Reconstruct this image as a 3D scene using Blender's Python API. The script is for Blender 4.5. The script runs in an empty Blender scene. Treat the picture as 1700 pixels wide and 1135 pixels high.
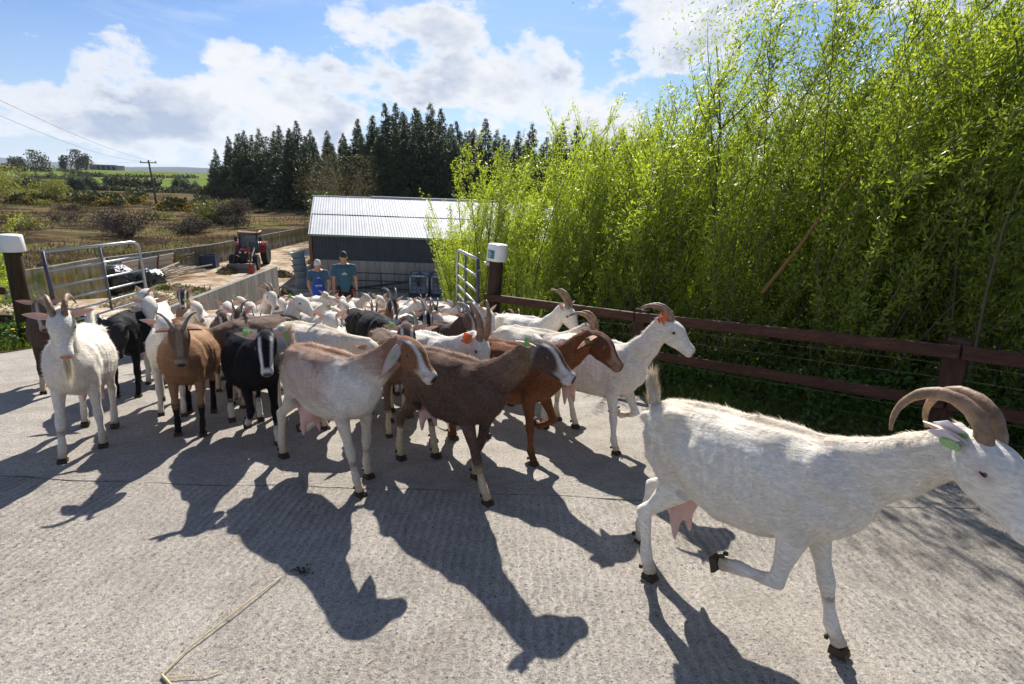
import bpy, math, random
import numpy as np
from mathutils import Vector, Matrix
C = bpy.context.scene
COL = C.collection
R_ = math.radians
rng = np.random.default_rng(7)
random.seed(7)

# ------------------------------------------------------------------ camera
cam = bpy.data.objects.new('camera', bpy.data.cameras.new('camera'))
COL.objects.link(cam); C.camera = cam
cam.data.sensor_width = 36; cam.data.lens = 36*850/1700
cam.data.clip_start = .05; cam.data.clip_end = 20000
P, TH, CH = R_(16.98), .035, 1.6
_f = Vector((0, math.cos(P), -math.sin(P))); _u = Vector((0, math.sin(P), math.cos(P))); _r = Vector((1, 0, 0))
_R = math.cos(TH)*_r + math.sin(TH)*_u; _U = -math.sin(TH)*_r + math.cos(TH)*_u
m = Matrix((_R, _U, -_f)).transposed().to_4x4(); m.translation = (0, 0, CH)
cam.matrix_world = m

# ------------------------------------------------------------------ sky, sun, exposure
SUN_EL, SUN_AZ = R_(38), R_(0)          # azimuth measured from +Y towards +X
W = bpy.data.worlds.new('World'); C.world = W; W.use_nodes = True
C.view_settings.view_transform = 'Standard'; C.view_settings.look = 'None'
C.view_settings.gamma = 1; C.view_settings.exposure = 0.80; C.view_settings.use_curve_mapping = False

class NT:
    """small helper for node trees"""
    def __init__(s, tree): s.t = tree; s.n = tree.nodes; s.l = tree.links; s.n.clear()
    def add(s, typ, ins=None, **kw):
        n = s.n.new(typ)
        for k, v in kw.items(): setattr(n, k, v)
        for k, v in (ins or {}).items(): s.set(n, k, v)
        return n
    def set(s, n, k, v):
        i = n.inputs[k]
        if isinstance(v, bpy.types.NodeSocket): s.l.new(v, i)
        elif isinstance(v, bpy.types.Node): s.l.new(v.outputs[0], i)
        else: i.default_value = v
    def math(s, op, a, b=None, c=None, clamp=False):
        n = s.n.new('ShaderNodeMath'); n.operation = op; n.use_clamp = clamp
        for i, v in enumerate((a, b, c)):
            if v is not None: s.set(n, i, v)
        return n.outputs[0]
    def vmath(s, op, a, b=None, sc=None):
        n = s.n.new('ShaderNodeVectorMath'); n.operation = op
        s.set(n, 0, a)
        if b is not None: s.set(n, 1, b)
        if sc is not None: s.set(n, 'Scale', sc)
        return n.outputs[1] if op in ('DOT_PRODUCT', 'LENGTH') else n.outputs[0]
    def ramp(s, fac, stops, interp='LINEAR'):
        n = s.n.new('ShaderNodeValToRGB'); s.set(n, 0, fac); cr = n.color_ramp; cr.interpolation = interp
        while len(cr.elements) > 1: cr.elements.remove(cr.elements[-1])
        cr.elements[0].position = stops[0][0]; cr.elements[0].color = c4(stops[0][1])
        for p, c in stops[1:]:
            e = cr.elements.new(p); e.color = c4(c)
        return n.outputs[0]
    def mix(s, fac, a, b, mode='MIX'):
        n = s.n.new('ShaderNodeMix'); n.data_type = 'RGBA'; n.blend_type = mode
        s.set(n, 0, fac); s.set(n, 6, a); s.set(n, 7, b); return n.outputs[2]
    def noise(s, vec, scale, detail=4, rough=.55, dist=0., w=None):
        n = s.n.new('ShaderNodeTexNoise')
        if w is not None: n.noise_dimensions = '4D'; n.inputs['W'].default_value = w
        if vec is not None: s.set(n, 'Vector', vec)
        n.inputs['Scale'].default_value = scale; n.inputs['Detail'].default_value = detail
        n.inputs['Roughness'].default_value = rough; n.inputs['Distortion'].default_value = dist
        return n.outputs[0]
def c4(c): return (c, c, c, 1) if isinstance(c, (int, float)) else (c[0], c[1], c[2], 1)

SKY_STRENGTH = .060
def build_world():
    t = NT(W.node_tree)
    sky = t.add('ShaderNodeTexSky', sky_type='NISHITA', sun_disc=False)
    sky.sun_elevation = SUN_EL; sky.sun_rotation = SUN_AZ; sky.air_density = 1.0; sky.dust_density = .6; sky.ozone_density = 1.6
    d = t.add('ShaderNodeTexCoord').outputs['Generated']
    sp = t.add('ShaderNodeSeparateXYZ', {0: d})
    z = t.math('MAXIMUM', sp.outputs[2], 0.0)
    dirn = t.vmath('MULTIPLY', d, (1, 1, 1.7))
    n1 = t.noise(dirn, 5.5, 10, .58, .15)
    n2 = t.noise(dirn, 15., 6, .6, .3)
    s = None
    # cumulus banks: azimuth, elevation (deg), half widths, weight
    for az, el, wx, wz, k in ((-24.5, 8.0, .085, .052, .42), (-19.5, 5.6, .075, .030, .40), (-27.8, 10.6, .035, .030, .34), (-37, 4.6, .15, .036, .34), (-30, 2.6, .20, .028, .32), (-6, 9.0, .12, .042, .44), (2.5, 9.6, .13, .048, .44), (-16.2, 14.0, .034, .034, .40), (-10, 14.6, .065, .022, .36), (-5.8, 13.6, .035, .018, .36),
                              (14, 14.4, .085, .075, .44), (6, 5, .16, .035, .4), (-14, 3.0, .12, .020, .2), (36, 20, .25, .12, .36), (70, 12, .35, .12, .34), (-80, 12, .35, .10, .34), (130, 14, .5, .10, .34), (-135, 14, .5, .10, .34), (180, 10, .5, .08, .32)):
        a, e = R_(az), R_(el)
        c = (math.sin(a)*math.cos(e), math.cos(a)*math.cos(e), math.sin(e))
        df = t.vmath('MULTIPLY', t.vmath('SUBTRACT', d, c), (1/wx, 1/wx, 1/wz))
        g = t.math('DIVIDE', k, t.math('ADD', 1.0, t.math('POWER', t.vmath('LENGTH', df), 4.0)))
        s = g if s is None else t.math('ADD', s, g)
    f = lambda n_, lo, hi: t.math('MULTIPLY', t.math('SUBTRACT', n_, .5), lo)
    dens = t.math('ADD', t.math('ADD', f(n1, 2.0, 0), f(n2, .95, 0)), s)
    cov = t.ramp(dens, [(.17, 0), (.25, .45), (.34, .85), (.46, 1)])
    wisp = t.noise(t.vmath('MULTIPLY', d, (1.3, 1.3, 6.)), 3.0, 8, .62, .8)
    wc = t.ramp(wisp, [(.44, 0), (.72, .42)])
    low = t.ramp(z, [(0., .70), (.05, .56), (.12, .32), (.22, .10), (.4, .02)])
    veil = t.math('MAXIMUM', wc, low)
    nsh = t.noise(t.vmath('ADD', dirn, (.02, -.03, .06)), 5.5, 6, .55, .15)
    core = t.math('MULTIPLY', t.ramp(dens, [(.30, 0), (.56, 1)]), t.ramp(t.math('ADD', nsh, t.math('MULTIPLY', n2, .25)), [(.56, 0), (.76, .9)]))
    ccol = t.mix(core, (8.7, 8.9, 9.3, 1), (3.9, 4.8, 6.5, 1))
    hsky = t.mix(1.0, sky, (.50, .73, 1.08, 1), 'MULTIPLY')
    base = t.mix(veil, hsky, (6.9, 7.9, 9.4, 1))
    col = t.mix(cov, base, ccol)
    bg = t.add('ShaderNodeBackground', {'Color': col, 'Strength': SKY_STRENGTH})
    t.add('ShaderNodeOutputWorld', {0: bg})
build_world()
sun = bpy.data.objects.new('sun', bpy.data.lights.new('sun', 'SUN')); COL.objects.link(sun)
sun.data.energy = 5.0; sun.data.angle = R_(.53); sun.data.color = (1, .95, .87)
_sd = Vector((math.sin(SUN_AZ)*math.cos(SUN_EL), math.cos(SUN_AZ)*math.cos(SUN_EL), math.sin(SUN_EL)))
sun.rotation_euler = _sd.to_track_quat('Z', 'Y').to_euler(); sun.location = (0, 0, 60)

# ------------------------------------------------------------------ terrain profile
_y = np.arange(-20, 120, .05)
_s = np.interp(_y, [-5, 2, 6, 11, 20, 27, 33], [.06, .09, .17, .195, .165, .07, 0.])
_z = -np.cumsum(_s)*.05; _z -= np.interp(0, _y, _z)
def prof(y): return np.interp(y, _y, _z)
def pz(y): return float(prof(y))
def fieldz(x, y):
    x = np.asarray(x, float); y = np.asarray(y, float)
    b = np.interp(y, [5, 9, 12, 17, 20, 25.9, 35, 60, 100, 150, 165, 230, 330, 420, 700, 1600], [-.6, -.9, -1.2, -1.75, -1.85, -2.8, -3.1, -3.3, -3.4, -3.7, -3.2, -.8, 2.3, 2.7, -8, -30])
    b2 = np.interp(y, [5, 60, 1600], [-.6, -3.5, -25])
    w = np.clip((-x/np.maximum(y, 1)-.42)/.12, 0, 1)*np.clip((1.35+x/np.maximum(y, 1))/.4, 0, 1)
    return np.where(y > 160, b*w+np.minimum(b, b2)*(1-w), b) + .12*np.sin(x*.31+y*.17)*np.clip((y-16)/20, 0, 1)*np.clip((400-y)/400,0,1)

# ------------------------------------------------------------------ materials
MATS = {}
def mat(name, color, rough=.8, metal=0., noise=0., nscale=8., bump=0., bscale=30., c2=None, spec=.3, coat=0., obj=True, streak=None, bdist=.004):
    if name in MATS: return MATS[name]
    mt = bpy.data.materials.new(name); mt.use_nodes = True; t = NT(mt.node_tree)
    co = t.add('ShaderNodeTexCoord').outputs['Object']
    if streak: co2 = t.vmath('MULTIPLY', co, streak)
    else: co2 = co
    b = t.add('ShaderNodeBsdfPrincipled', {'Roughness': rough, 'Metallic': metal, 'Specular IOR Level': spec, 'Coat Weight': coat})
    if noise or c2:
        n = t.noise(co2, nscale, 6, .6)
        if c2: f = t.ramp(n, [(.35, 0), (.68, 1)]); col = t.mix(f, c4(color), c4(c2))
        else: col = c4(color)
        if noise:
            k = t.ramp(t.noise(co2, nscale*2.7, 5, .65), [(.25, 1-noise), (.75, 1+noise)])
            col = t.mix(1., col, k, 'MULTIPLY')
        t.set(b, 'Base Color', col)
    else: t.set(b, 'Base Color', c4(color))
    if bump:
        bn = t.add('ShaderNodeBump', {'Height': t.noise(co2, bscale, 5, .6), 'Strength': bump, 'Distance': bdist}); t.set(b, 'Normal', bn)
    t.add('ShaderNodeOutputMaterial', {0: b}); MATS[name] = mt; return mt

def leafmat(name, c1, c2, trans=.5, rough=.45, vary=.35, tcol=(1.25, 1.2, .45)):
    """thin leaves: reflected + transmitted light, colour varied per island"""
    if name in MATS: return MATS[name]
    mt = bpy.data.materials.new(name); mt.use_nodes = True; t = NT(mt.node_tree)
    g = t.add('ShaderNodeNewGeometry')
    oi = t.add('ShaderNodeObjectInfo')
    r = g.outputs['Random Per Island']
    col = t.mix(r, c4(c1), c4(c2))
    hv = t.add('ShaderNodeHueSaturation', {'Color': col, 'Value': t.math('ADD', 1-vary/2, t.math('MULTIPLY', oi.outputs['Random'], vary))})
    tc = t.mix(1., hv.outputs[0], c4(tcol), 'MULTIPLY')
    b = t.add('ShaderNodeBsdfPrincipled', {'Base Color': hv.outputs[0], 'Roughness': rough, 'Specular IOR Level': .4})
    tr = t.add('ShaderNodeBsdfTranslucent', {'Color': tc})
    mx = t.add('ShaderNodeMixShader', {0: trans, 1: b, 2: tr})
    t.add('ShaderNodeOutputMaterial', {0: mx}); MATS[name] = mt; return mt

def coatmat():
    if 'goat_coat' in MATS: return MATS['goat_coat']
    mt = bpy.data.materials.new('goat_coat'); mt.use_nodes = True; t = NT(mt.node_tree)
    a = t.add('ShaderNodeAttribute', attribute_name='Col').outputs['Color']
    co = t.add('ShaderNodeTexCoord').outputs['Object']
    st = t.vmath('MULTIPLY', co, (18, 60, 60))
    n = t.noise(st, 1.6, 5, .65); n2 = t.noise(co, 5., 4, .6)
    k = t.ramp(n, [(.28, .70), (.72, 1.16)]); k2 = t.ramp(n2, [(.3, .84), (.7, 1.08)])
    lum = t.add('ShaderNodeRGBToBW', {0: a}).outputs[0]
    dk = t.math('MULTIPLY', t.math('SUBTRACT', 1., t.math('MULTIPLY', lum, 2.2), clamp=True), .75)
    hi = t.ramp(t.noise(t.vmath('MULTIPLY', co, (30, 120, 120)), 1.5, 4, .7), [(.3, .35), (.7, 2.0)])
    col = t.mix(1., t.mix(1., a, k, 'MULTIPLY'), k2, 'MULTIPLY'); col = t.mix(dk, col, t.mix(1., col, hi, 'MULTIPLY'))
    b = t.add('ShaderNodeBsdfPrincipled', {'Base Color': col, 'Roughness': .78, 'Specular IOR Level': .08, 'Sheen Weight': .03, 'Sheen Roughness': .4})
    bn = t.add('ShaderNodeBump', {'Height': n, 'Strength': .85, 'Distance': .010}); t.set(b, 'Normal', bn)
    t.add('ShaderNodeOutputMaterial', {0: b}); MATS['goat_coat'] = mt; return mt
def furmat():
    if 'goat_fur' in MATS: return MATS['goat_fur']
    mt = bpy.data.materials.new('goat_fur'); mt.use_nodes = True; t = NT(mt.node_tree)
    a = t.add('ShaderNodeAttribute', attribute_name='Col').outputs['Color']
    b = t.add('ShaderNodeBsdfPrincipled', {'Base Color': a, 'Roughness': .6, 'Specular IOR Level': .12})
    tr = t.add('ShaderNodeBsdfTranslucent', {'Color': a})
    mx = t.add('ShaderNodeMixShader', {0: .25, 1: b, 2: tr})
    t.add('ShaderNodeOutputMaterial', {0: mx}); MATS['goat_fur'] = mt; return mt

# ------------------------------------------------------------------ mesh helpers
def mesh(name, V, F, smooth=False):
    me = bpy.data.meshes.new(name)
    V = np.asarray(V, np.float32)
    if isinstance(F, np.ndarray):
        k = F.shape[1]; n = len(F)
        me.vertices.add(len(V)); me.vertices.foreach_set('co', V.ravel())
        me.loops.add(n*k); me.loops.foreach_set('vertex_index', F.astype(np.int32).ravel())
        me.polygons.add(n); me.polygons.foreach_set('loop_start', np.arange(0, n*k, k, dtype=np.int32))
        me.update(calc_edges=True)
    else:
        me.from_pydata([tuple(map(float, v)) for v in V], [], F)
    if smooth: me.polygons.foreach_set('use_smooth', np.ones(len(me.polygons), bool))
    me.update(); return me
def obj(name, me, mt=None, parent=None, loc=None, rot=None):
    o = bpy.data.objects.new(name, me); COL.objects.link(o)
    if mt is not None and me is not None and not me.materials:
        for q in (mt if isinstance(mt, (list, tuple)) else [mt]): me.materials.append(q)
    if parent: o.parent = parent
    if loc is not None: o.location = loc
    if rot is not None: o.rotation_euler = rot
    return o
def tag(o, label=None, cat=None, group=None, kind=None):
    if label: o['label'] = label
    if cat: o['category'] = cat
    if group: o['group'] = group
    if kind: o['kind'] = kind
    return o
def thing(name, label, cat, loc=(0, 0, 0), rz=0., group=None):
    o = bpy.data.objects.new(name, None); COL.objects.link(o); o.location = loc; o.rotation_euler = (0, 0, rz)
    o.empty_display_size = .2
    return tag(o, label, cat, group)
def copy_tree(o, parent=None):
    c = o.copy(); COL.objects.link(c)
    if parent is not None: c.parent = parent
    for ch in o.children: copy_tree(ch, c)
    return c

class MB:
    """collects simple shapes into one mesh"""
    def __init__(s): s.v = []; s.f = []
    def raw(s, V, F):
        k = len(s.v); s.v += [tuple(map(float, v)) for v in V]; s.f += [tuple(i+k for i in f) for f in F]; return s
    def box(s, c, d, rz=0., M=None, bev=0.):
        hx, hy, hz = d[0]/2, d[1]/2, d[2]/2
        if bev > 0:
            b = min(bev, hx*.9, hy*.9, hz*.9); V = []
            for sx in (-1, 1):
                for sy in (-1, 1):
                    for sz in (-1, 1):
                        V += [(sx*hx, sy*(hy-b), sz*(hz-b)), (sx*(hx-b), sy*hy, sz*(hz-b)), (sx*(hx-b), sy*(hy-b), sz*hz)]
            I = lambda sx, sy, sz, a: ((sx > 0)*4+(sy > 0)*2+(sz > 0))*3+a
            F = []
            for q in (-1, 1):
                F.append([I(q, -1, -1, 0), I(q, 1, -1, 0), I(q, 1, 1, 0), I(q, -1, 1, 0)][::q])
                F.append([I(-1, q, -1, 1), I(-1, q, 1, 1), I(1, q, 1, 1), I(1, q, -1, 1)][::q])
                F.append([I(-1, -1, q, 2), I(1, -1, q, 2), I(1, 1, q, 2), I(-1, 1, q, 2)][::q])
            for a in (-1, 1):
                for b_ in (-1, 1):
                    F.append([I(a, b_, -1, 0), I(a, b_, 1, 0), I(a, b_, 1, 1), I(a, b_, -1, 1)][::a*b_])
                    F.append([I(a, -1, b_, 0), I(a, -1, b_, 2), I(a, 1, b_, 2), I(a, 1, b_, 0)][::a*b_])
                    F.append([I(-1, a, b_, 1), I(-1, a, b_, 2), I(1, a, b_, 2), I(1, a, b_, 1)][::-a*b_])
                    for c_ in (-1, 1): F.append([I(a, b_, c_, 0), I(a, b_, c_, 1), I(a, b_, c_, 2)][::a*b_*c_])
        else:
            V = [(x, y, z) for x in (-hx, hx) for y in (-hy, hy) for z in (-hz, hz)]
            F = [(0, 1, 3, 2), (4, 6, 7, 5), (0, 4, 5, 1), (2, 3, 7, 6), (0, 2, 6, 4), (1, 5, 7, 3)]
        Q = M or Matrix.Rotation(rz, 4, 'Z')
        return s.raw([Q @ Vector(v)+Vector(c) for v in V], F)
    def tube(s, pts, r, n=8, caps=True):
        pts = [Vector(p) for p in pts]; rr = r if isinstance(r, (list, tuple)) else [r]*len(pts)
        V = []; F = []; up = None
        for i, p in enumerate(pts):
            t = (pts[min(i+1, len(pts)-1)]-pts[max(i-1, 0)]).normalized()
            if up is None: up = t.orthogonal().normalized()
            up = (up-t*up.dot(t)).normalized(); sd = t.cross(up)
            for k in range(n):
                a = 2*math.pi*k/n; V.append(p+(up*math.cos(a)+sd*math.sin(a))*rr[i])
        for i in range(len(pts)-1):
            for k in range(n): a = i*n+k; b = i*n+(k+1) % n; F.append((a, b, b+n, a+n))
        if caps: F.append(tuple(range(n))[::-1]); F.append(tuple(range(len(V)-n, len(V))))
        return s.raw(V, F)
    def lathe(s, prof_, n=24, M=None, axis='Z'):
        V = []; F = []
        for r, z in prof_:
            for k in range(n):
                a = 2*math.pi*k/n; V.append(Vector((r*math.cos(a), r*math.sin(a), z)))
        for i in range(len(prof_)-1):
            for k in range(n): a = i*n+k; b = i*n+(k+1) % n; F.append((a, b, b+n, a+n))
        F.append(tuple(range(n))[::-1]); F.append(tuple(range(len(V)-n, len(V))))
        if M is not None: V = [M @ v for v in V]
        return s.raw(V, F)
    def prism(s, poly, y0, y1):
        """polygon in x,z extruded along y"""
        n = len(poly); V = [(x, y0, z) for x, z in poly]+[(x, y1, z) for x, z in poly]
        F = [tuple(range(n)), tuple(range(2*n-1, n-1, -1))]+[(i, i+n, (i+1) % n+n, (i+1) % n) for i in range(n)]
        return s.raw(V, F)
    def build(s, name, mt=None, parent=None, smooth=False, loc=None, rot=None):
        return obj(name, mesh(name, s.v, s.f, smooth), mt, parent, loc, rot)

def tris_cloud(cent, axis, nrm, L, Wd, shape='leaf'):
    """many small leaf faces: returns V (n*4,3) and quads (rhombic leaf)"""
    n = len(cent); axis = axis/np.linalg.norm(axis, axis=1, keepdims=True)
    s = np.cross(axis, nrm); s /= (np.linalg.norm(s, axis=1, keepdims=True)+1e-9)
    nn = np.cross(s, axis)
    L = np.asarray(L)[:, None]*np.ones((n, 1)); Wd = np.asarray(Wd)[:, None]*np.ones((n, 1))
    V = np.empty((n, 4, 3), np.float32)
    V[:, 0] = cent; V[:, 1] = cent+axis*L*.45+s*Wd*.5+nn*Wd*.12
    V[:, 2] = cent+axis*L; V[:, 3] = cent+axis*L*.45-s*Wd*.5+nn*Wd*.12
    F = np.arange(n*4).reshape(n, 4)
    return V.reshape(-1, 3), F
def rnd_unit(n):
    v = rng.normal(size=(n, 3)); return v/np.linalg.norm(v, axis=1, keepdims=True)
# ------------------------------------------------------------------ ground materials
def concrete_mat(name, ridged):
    mt = bpy.data.materials.new(name); mt.use_nodes = True; t = NT(mt.node_tree)
    co = t.add('ShaderNodeTexCoord').outputs['Object']
    big = t.noise(co, .55, 5, .6); mid = t.noise(co, 5., 6, .65); fine = t.noise(co, 55., 5, .7); grain = t.noise(co, 160., 3, .7)
    col = t.ramp(big, [(.3, (.31, .275, .235)), (.55, (.39, .352, .305)), (.75, (.46, .42, .37))])
    col = t.mix(1., col, t.ramp(mid, [(.3, .80), (.6, 1.03), (.8, 1.14)]), 'MULTIPLY')
    col = t.mix(1., col, t.ramp(fine, [(.32, .60), (.45, .97), (.7, 1.22)]), 'MULTIPLY')
    col = t.mix(1., col, t.ramp(grain, [(.30, .50), (.52, 1.02), (.75, 1.35)]), 'MULTIPLY')
    # aggregate stones showing in the surface
    vo = t.add('ShaderNodeTexVoronoi', {'Vector': t.vmath('ADD', co, t.vmath('SCALE', rgbv(t, co), sc=.02)), 'Scale': 70.}, feature='F1')
    stone = t.ramp(vo.outputs['Distance'], [(.0, 1), (.28, 1), (.42, 0)])
    pick = t.ramp(t.math('FRACT', t.math('MULTIPLY', vo.outputs['Color'], 7.3)), [(.84, 0), (.87, 1)])
    sm = t.math('MULTIPLY', stone, pick)
    col = t.mix(sm, col, t.mix(vo.outputs['Color'], (.055, .06, .07, 1), (.22, .2, .19, 1)))
    # dung and damp stains
    st = t.ramp(t.noise(co, 1.3, 8, .72, .8), [(.54, 0), (.70, .60)])
    col = t.mix(st, col, (.16, .13, .10, 1))
    b = t.add('ShaderNodeBsdfPrincipled', {'Base Color': col, 'Roughness': .85, 'Specular IOR Level': .3})
    h = t.math('ADD', t.math('MULTIPLY', fine, .6), t.math('MULTIPLY', grain, .35))
    h = t.math('ADD', h, t.math('MULTIPLY', mid, .5))
    w = t.add('ShaderNodeTexWave', {'Vector': co, 'Scale': ridged[0], 'Distortion': 3.5, 'Detail': 3., 'Detail Scale': 1.6, 'Detail Roughness': .6}, bands_direction=ridged[1])
    msk = t.ramp(t.noise(co, .9, 3, .5), [(.35, .45), (.6, 1)])
    h = t.math('ADD', h, t.math('MULTIPLY', t.math('MULTIPLY', w.outputs['Fac'], msk), ridged[2]))
    col2 = t.mix(t.math('MULTIPLY', msk, .35), col, t.mix(1., col, t.ramp(w.outputs['Fac'], [(0, .62), (.5, 1.0), (1, 1.2)]), 'MULTIPLY')); t.set(b, 'Base Color', col2)
    t.set(b, 'Normal', t.add('ShaderNodeBump', {'Height': h, 'Strength': 1., 'Distance': .016}))
    t.add('ShaderNodeOutputMaterial', {0: b}); MATS[name] = mt; return mt
def rgbv(t, co):
    n = t.n.new('ShaderNodeTexNoise'); t.set(n, 'Vector', co); n.inputs['Scale'].default_value = 90; return n.outputs['Color']
M_ROADNEAR = concrete_mat('ridged_concrete', (6.5, 'X', .85))
M_ROADFAR = concrete_mat('brushed_concrete', (16., 'Y', .22))

def mixground(name, cols, scales, bump=.5, bd=.03):
    mt = bpy.data.materials.new(name); mt.use_nodes = True; t = NT(mt.node_tree)
    co = t.add('ShaderNodeTexCoord').outputs['Object']
    c = c4(cols[0])
    for k, (cc, sc) in enumerate(zip(cols[1:], scales)):
        f = t.ramp(t.noise(co, sc, 7, .62, .4, w=k*3.1), [(.46, 0), (.56, 1)])
        c = t.mix(f, c, c4(cc))
    c = t.mix(1., c, t.ramp(t.noise(co, scales[-1]*9, 5, .7), [(.25, .6), (.75, 1.35)]), 'MULTIPLY')
    b = t.add('ShaderNodeBsdfPrincipled', {'Base Color': c, 'Roughness': 1., 'Specular IOR Level': 0.})
    t.set(b, 'Normal', t.add('ShaderNodeBump', {'Height': t.noise(co, scales[-1]*5, 7, .7), 'Strength': bump, 'Distance': bd}))
    t.add('ShaderNodeOutputMaterial', {0: b}); MATS[name] = mt; return mt
M_SOIL = mixground('damp_soil', [(.055, .04, .025), (.09, .07, .045), (.05, .06, .02)], [1.1, 4.])
M_YARD = mixground('strawy_yard_concrete', [(.46, .37, .27), (.36, .27, .18), (.50, .44, .36), (.28, .20, .13)], [.35, 1.3, .8], .3, .02)
M_BOG = mixground('rough_bog_grass', [(.15, .105, .055), (.10, .125, .035), (.12, .08, .045), (.18, .135, .07), (.05, .036, .026)], [.09, .16, .3, .22], .8, .2)
M_HILLG = mixground('hill_pasture', [(.14, .185, .05), (.18, .215, .065), (.12, .16, .04)], [.012, .03], .2, .3)
M_FARHILL = mixground('distant_hill', [(.035, .055, .045), (.06, .075, .05), (.025, .04, .035)], [.003, .008], .1, 1.)

# ------------------------------------------------------------------ ground
def sheet(name, xs, ys, zf, mt, kind='structure'):
    X, Y = np.meshgrid(xs, ys); Z = zf(X, Y)
    V = np.stack([X, Y, Z], -1).reshape(-1, 3); n, k = len(xs), len(ys)
    i = (np.arange(k-1)[:, None]*n+np.arange(n-1)[None]).ravel()
    F = np.stack([i, i+1, i+n+1, i+n], -1)
    o = obj(name, mesh(name, V, F, True), mt); tag(o, kind=kind); return o
geo = lambda a, b, n: a*(b/a)**np.linspace(0, 1, n)
ys0 = np.concatenate([np.arange(-12, 36, .5), np.arange(36, 120, 6.)])
sheet('ground', np.concatenate([np.linspace(-60, -16, 12), np.arange(-15, 30, 1.), np.linspace(32, 120, 12)]), ys0, lambda X, Y: prof(Y)-.03, M_SOIL)

# fence line on the right: x as a function of y
def fx(y): return -.33+(7.44-y)*1.0355
def redge(y):
    return np.where(y < 7.6, fx(y)-.62-.12*np.sin(y*1.9), np.interp(y, [7.6, 12, 20, 26.2], [-1.1, -1.9, -2.2, -2.2]))
def ledge(y): return np.interp(y, [-6, 6.5, 8.5, 9.5], [-6.75, -6.75, -6.9, -8.0])
road = tag(thing('road', None, None), kind='structure')
def slab(y0, y1, mt):
    nx, ny = 40, max(3, int((y1-y0)/.25)); V = []; g_ = .005
    ys = np.linspace(y0+g_, y1-g_, ny)
    nx = 110
    for y in ys:
        a, b = float(ledge(y)), float(redge(y)); z = pz(y)+.006
        for i in range(nx):
            x = a+(b-a)*i/(nx-1); c_ = y0 if y-y0 < y1-y else y1; w = max(0, 1-abs(y-c_)/.3)
            V.append((x, y+w*(.014*math.sin(x*1.9+c_)+.009*math.sin(x*7.3+2*c_))+(rng.normal(0, .003) if w > .95 else 0), z))
    F = [(j*nx+i, j*nx+i+1, (j+1)*nx+i+1, (j+1)*nx+i) for j in range(ny-1) for i in range(nx-1)]
    rim = [i for i in range(nx)]+[j*nx+nx-1 for j in range(1, ny)]+[(ny-1)*nx+i for i in range(nx-2, -1, -1)]+[j*nx for j in range(ny-2, 0, -1)]
    k = len(V); V += [(V[i][0], V[i][1], V[i][2]-.05) for i in rim]
    n = len(rim); F += [(rim[i], k+i, k+(i+1) % n, rim[(i+1) % n]) for i in range(n)]
    o = obj('concrete_slab', mesh('concrete_slab', V, F, False), mt, road); return o
cuts = [-7.2, -2.2, 2.78, 7.3, 12.2, 17.1, 22., 26.6]
for a, b in zip(cuts[:-1], cuts[1:]): slab(a, b, M_ROADNEAR if a < 2.5 else M_ROADFAR)
sheet('yard', np.concatenate([np.arange(-24, -8, 1.), np.arange(-8, 2, 1.)]), np.arange(9.6, 62, .5), lambda X, Y: prof(Y)-.012, M_YARD)

# bog field beyond the yard walls
WL = [(-15.6, 10), (-16.2, 19.8), (-20.85, 25.9), (-21.7, 35), (-20.5, 53), (-19, 58)]
def bog():
    ts = np.arange(10, 58, .8)
    xl = np.interp(ts, [p[1] for p in WL[:6]], [p[0] for p in WL[:6]])-.12
    V = []; cols = np.concatenate([[0], geo(.5, 420, 46)])
    for y, x0 in zip(ts, xl):
        for c in cols: V.append((x0-c, y, 0))
    V = np.array(V); V[:, 2] = fieldz(V[:, 0], V[:, 1])
    n, k = len(cols), len(ts); i = (np.arange(k-1)[:, None]*n+np.arange(n-1)[None]).ravel()
    F = np.stack([i, i+n, i+n+1, i+1], -1)
    tag(obj('bog_field', mesh('bog_field', V, F, True), M_BOG), kind='structure')
bog()
sheet('rough_field', np.concatenate([-geo(1, 420, 50)[::-1]-19, np.linspace(-18, 400, 70)]), np.concatenate([np.arange(57.2, 160, 3.)]), fieldz, M_BOG)
sheet('hill', np.linspace(-900, 900, 120), np.concatenate([np.arange(157, 460, 7.), geo(465, 1600, 14)]), lambda X, Y: fieldz(X, Y)+.02, M_HILLG)
def ridge(name, y0, depth, xs, hf, z0):
    ys = np.array([y0, y0+depth*.3, y0+depth*.6, y0+depth, y0+depth*1.6]); w = np.array([0, .45, .8, 1., .8])
    X, Y = np.meshgrid(xs, ys); Z = z0+hf(X)*np.repeat(w[:, None], len(xs), 1)+3*np.sin(X*.013+Y*.01)
    V = np.stack([X, Y, Z], -1).reshape(-1, 3); n = len(xs); i = (np.arange(4)[:, None]*n+np.arange(n-1)[None]).ravel()
    tag(obj(name, mesh(name, V, np.stack([i, i+1, i+n+1, i+n], -1), True), M_FARHILL), kind='structure')
ridge('hills', 3400, 1100, np.linspace(-5600, 5600, 160), lambda X: 108+26*np.sin(X*.0011+1.9)+9*np.sin(X*.0041)-.004*(X+4200), -30)
ridge('hills', 2000, 700, np.linspace(-4200, 4200, 120), lambda X: 40+9*np.sin(X*.002+2.)+5*np.sin(X*.0071), -32)
sheet('lowland', np.linspace(-6400, 6400, 40), geo(1500, 6400, 14), lambda X, Y: X*0-30.5, M_FARHILL)

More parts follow.
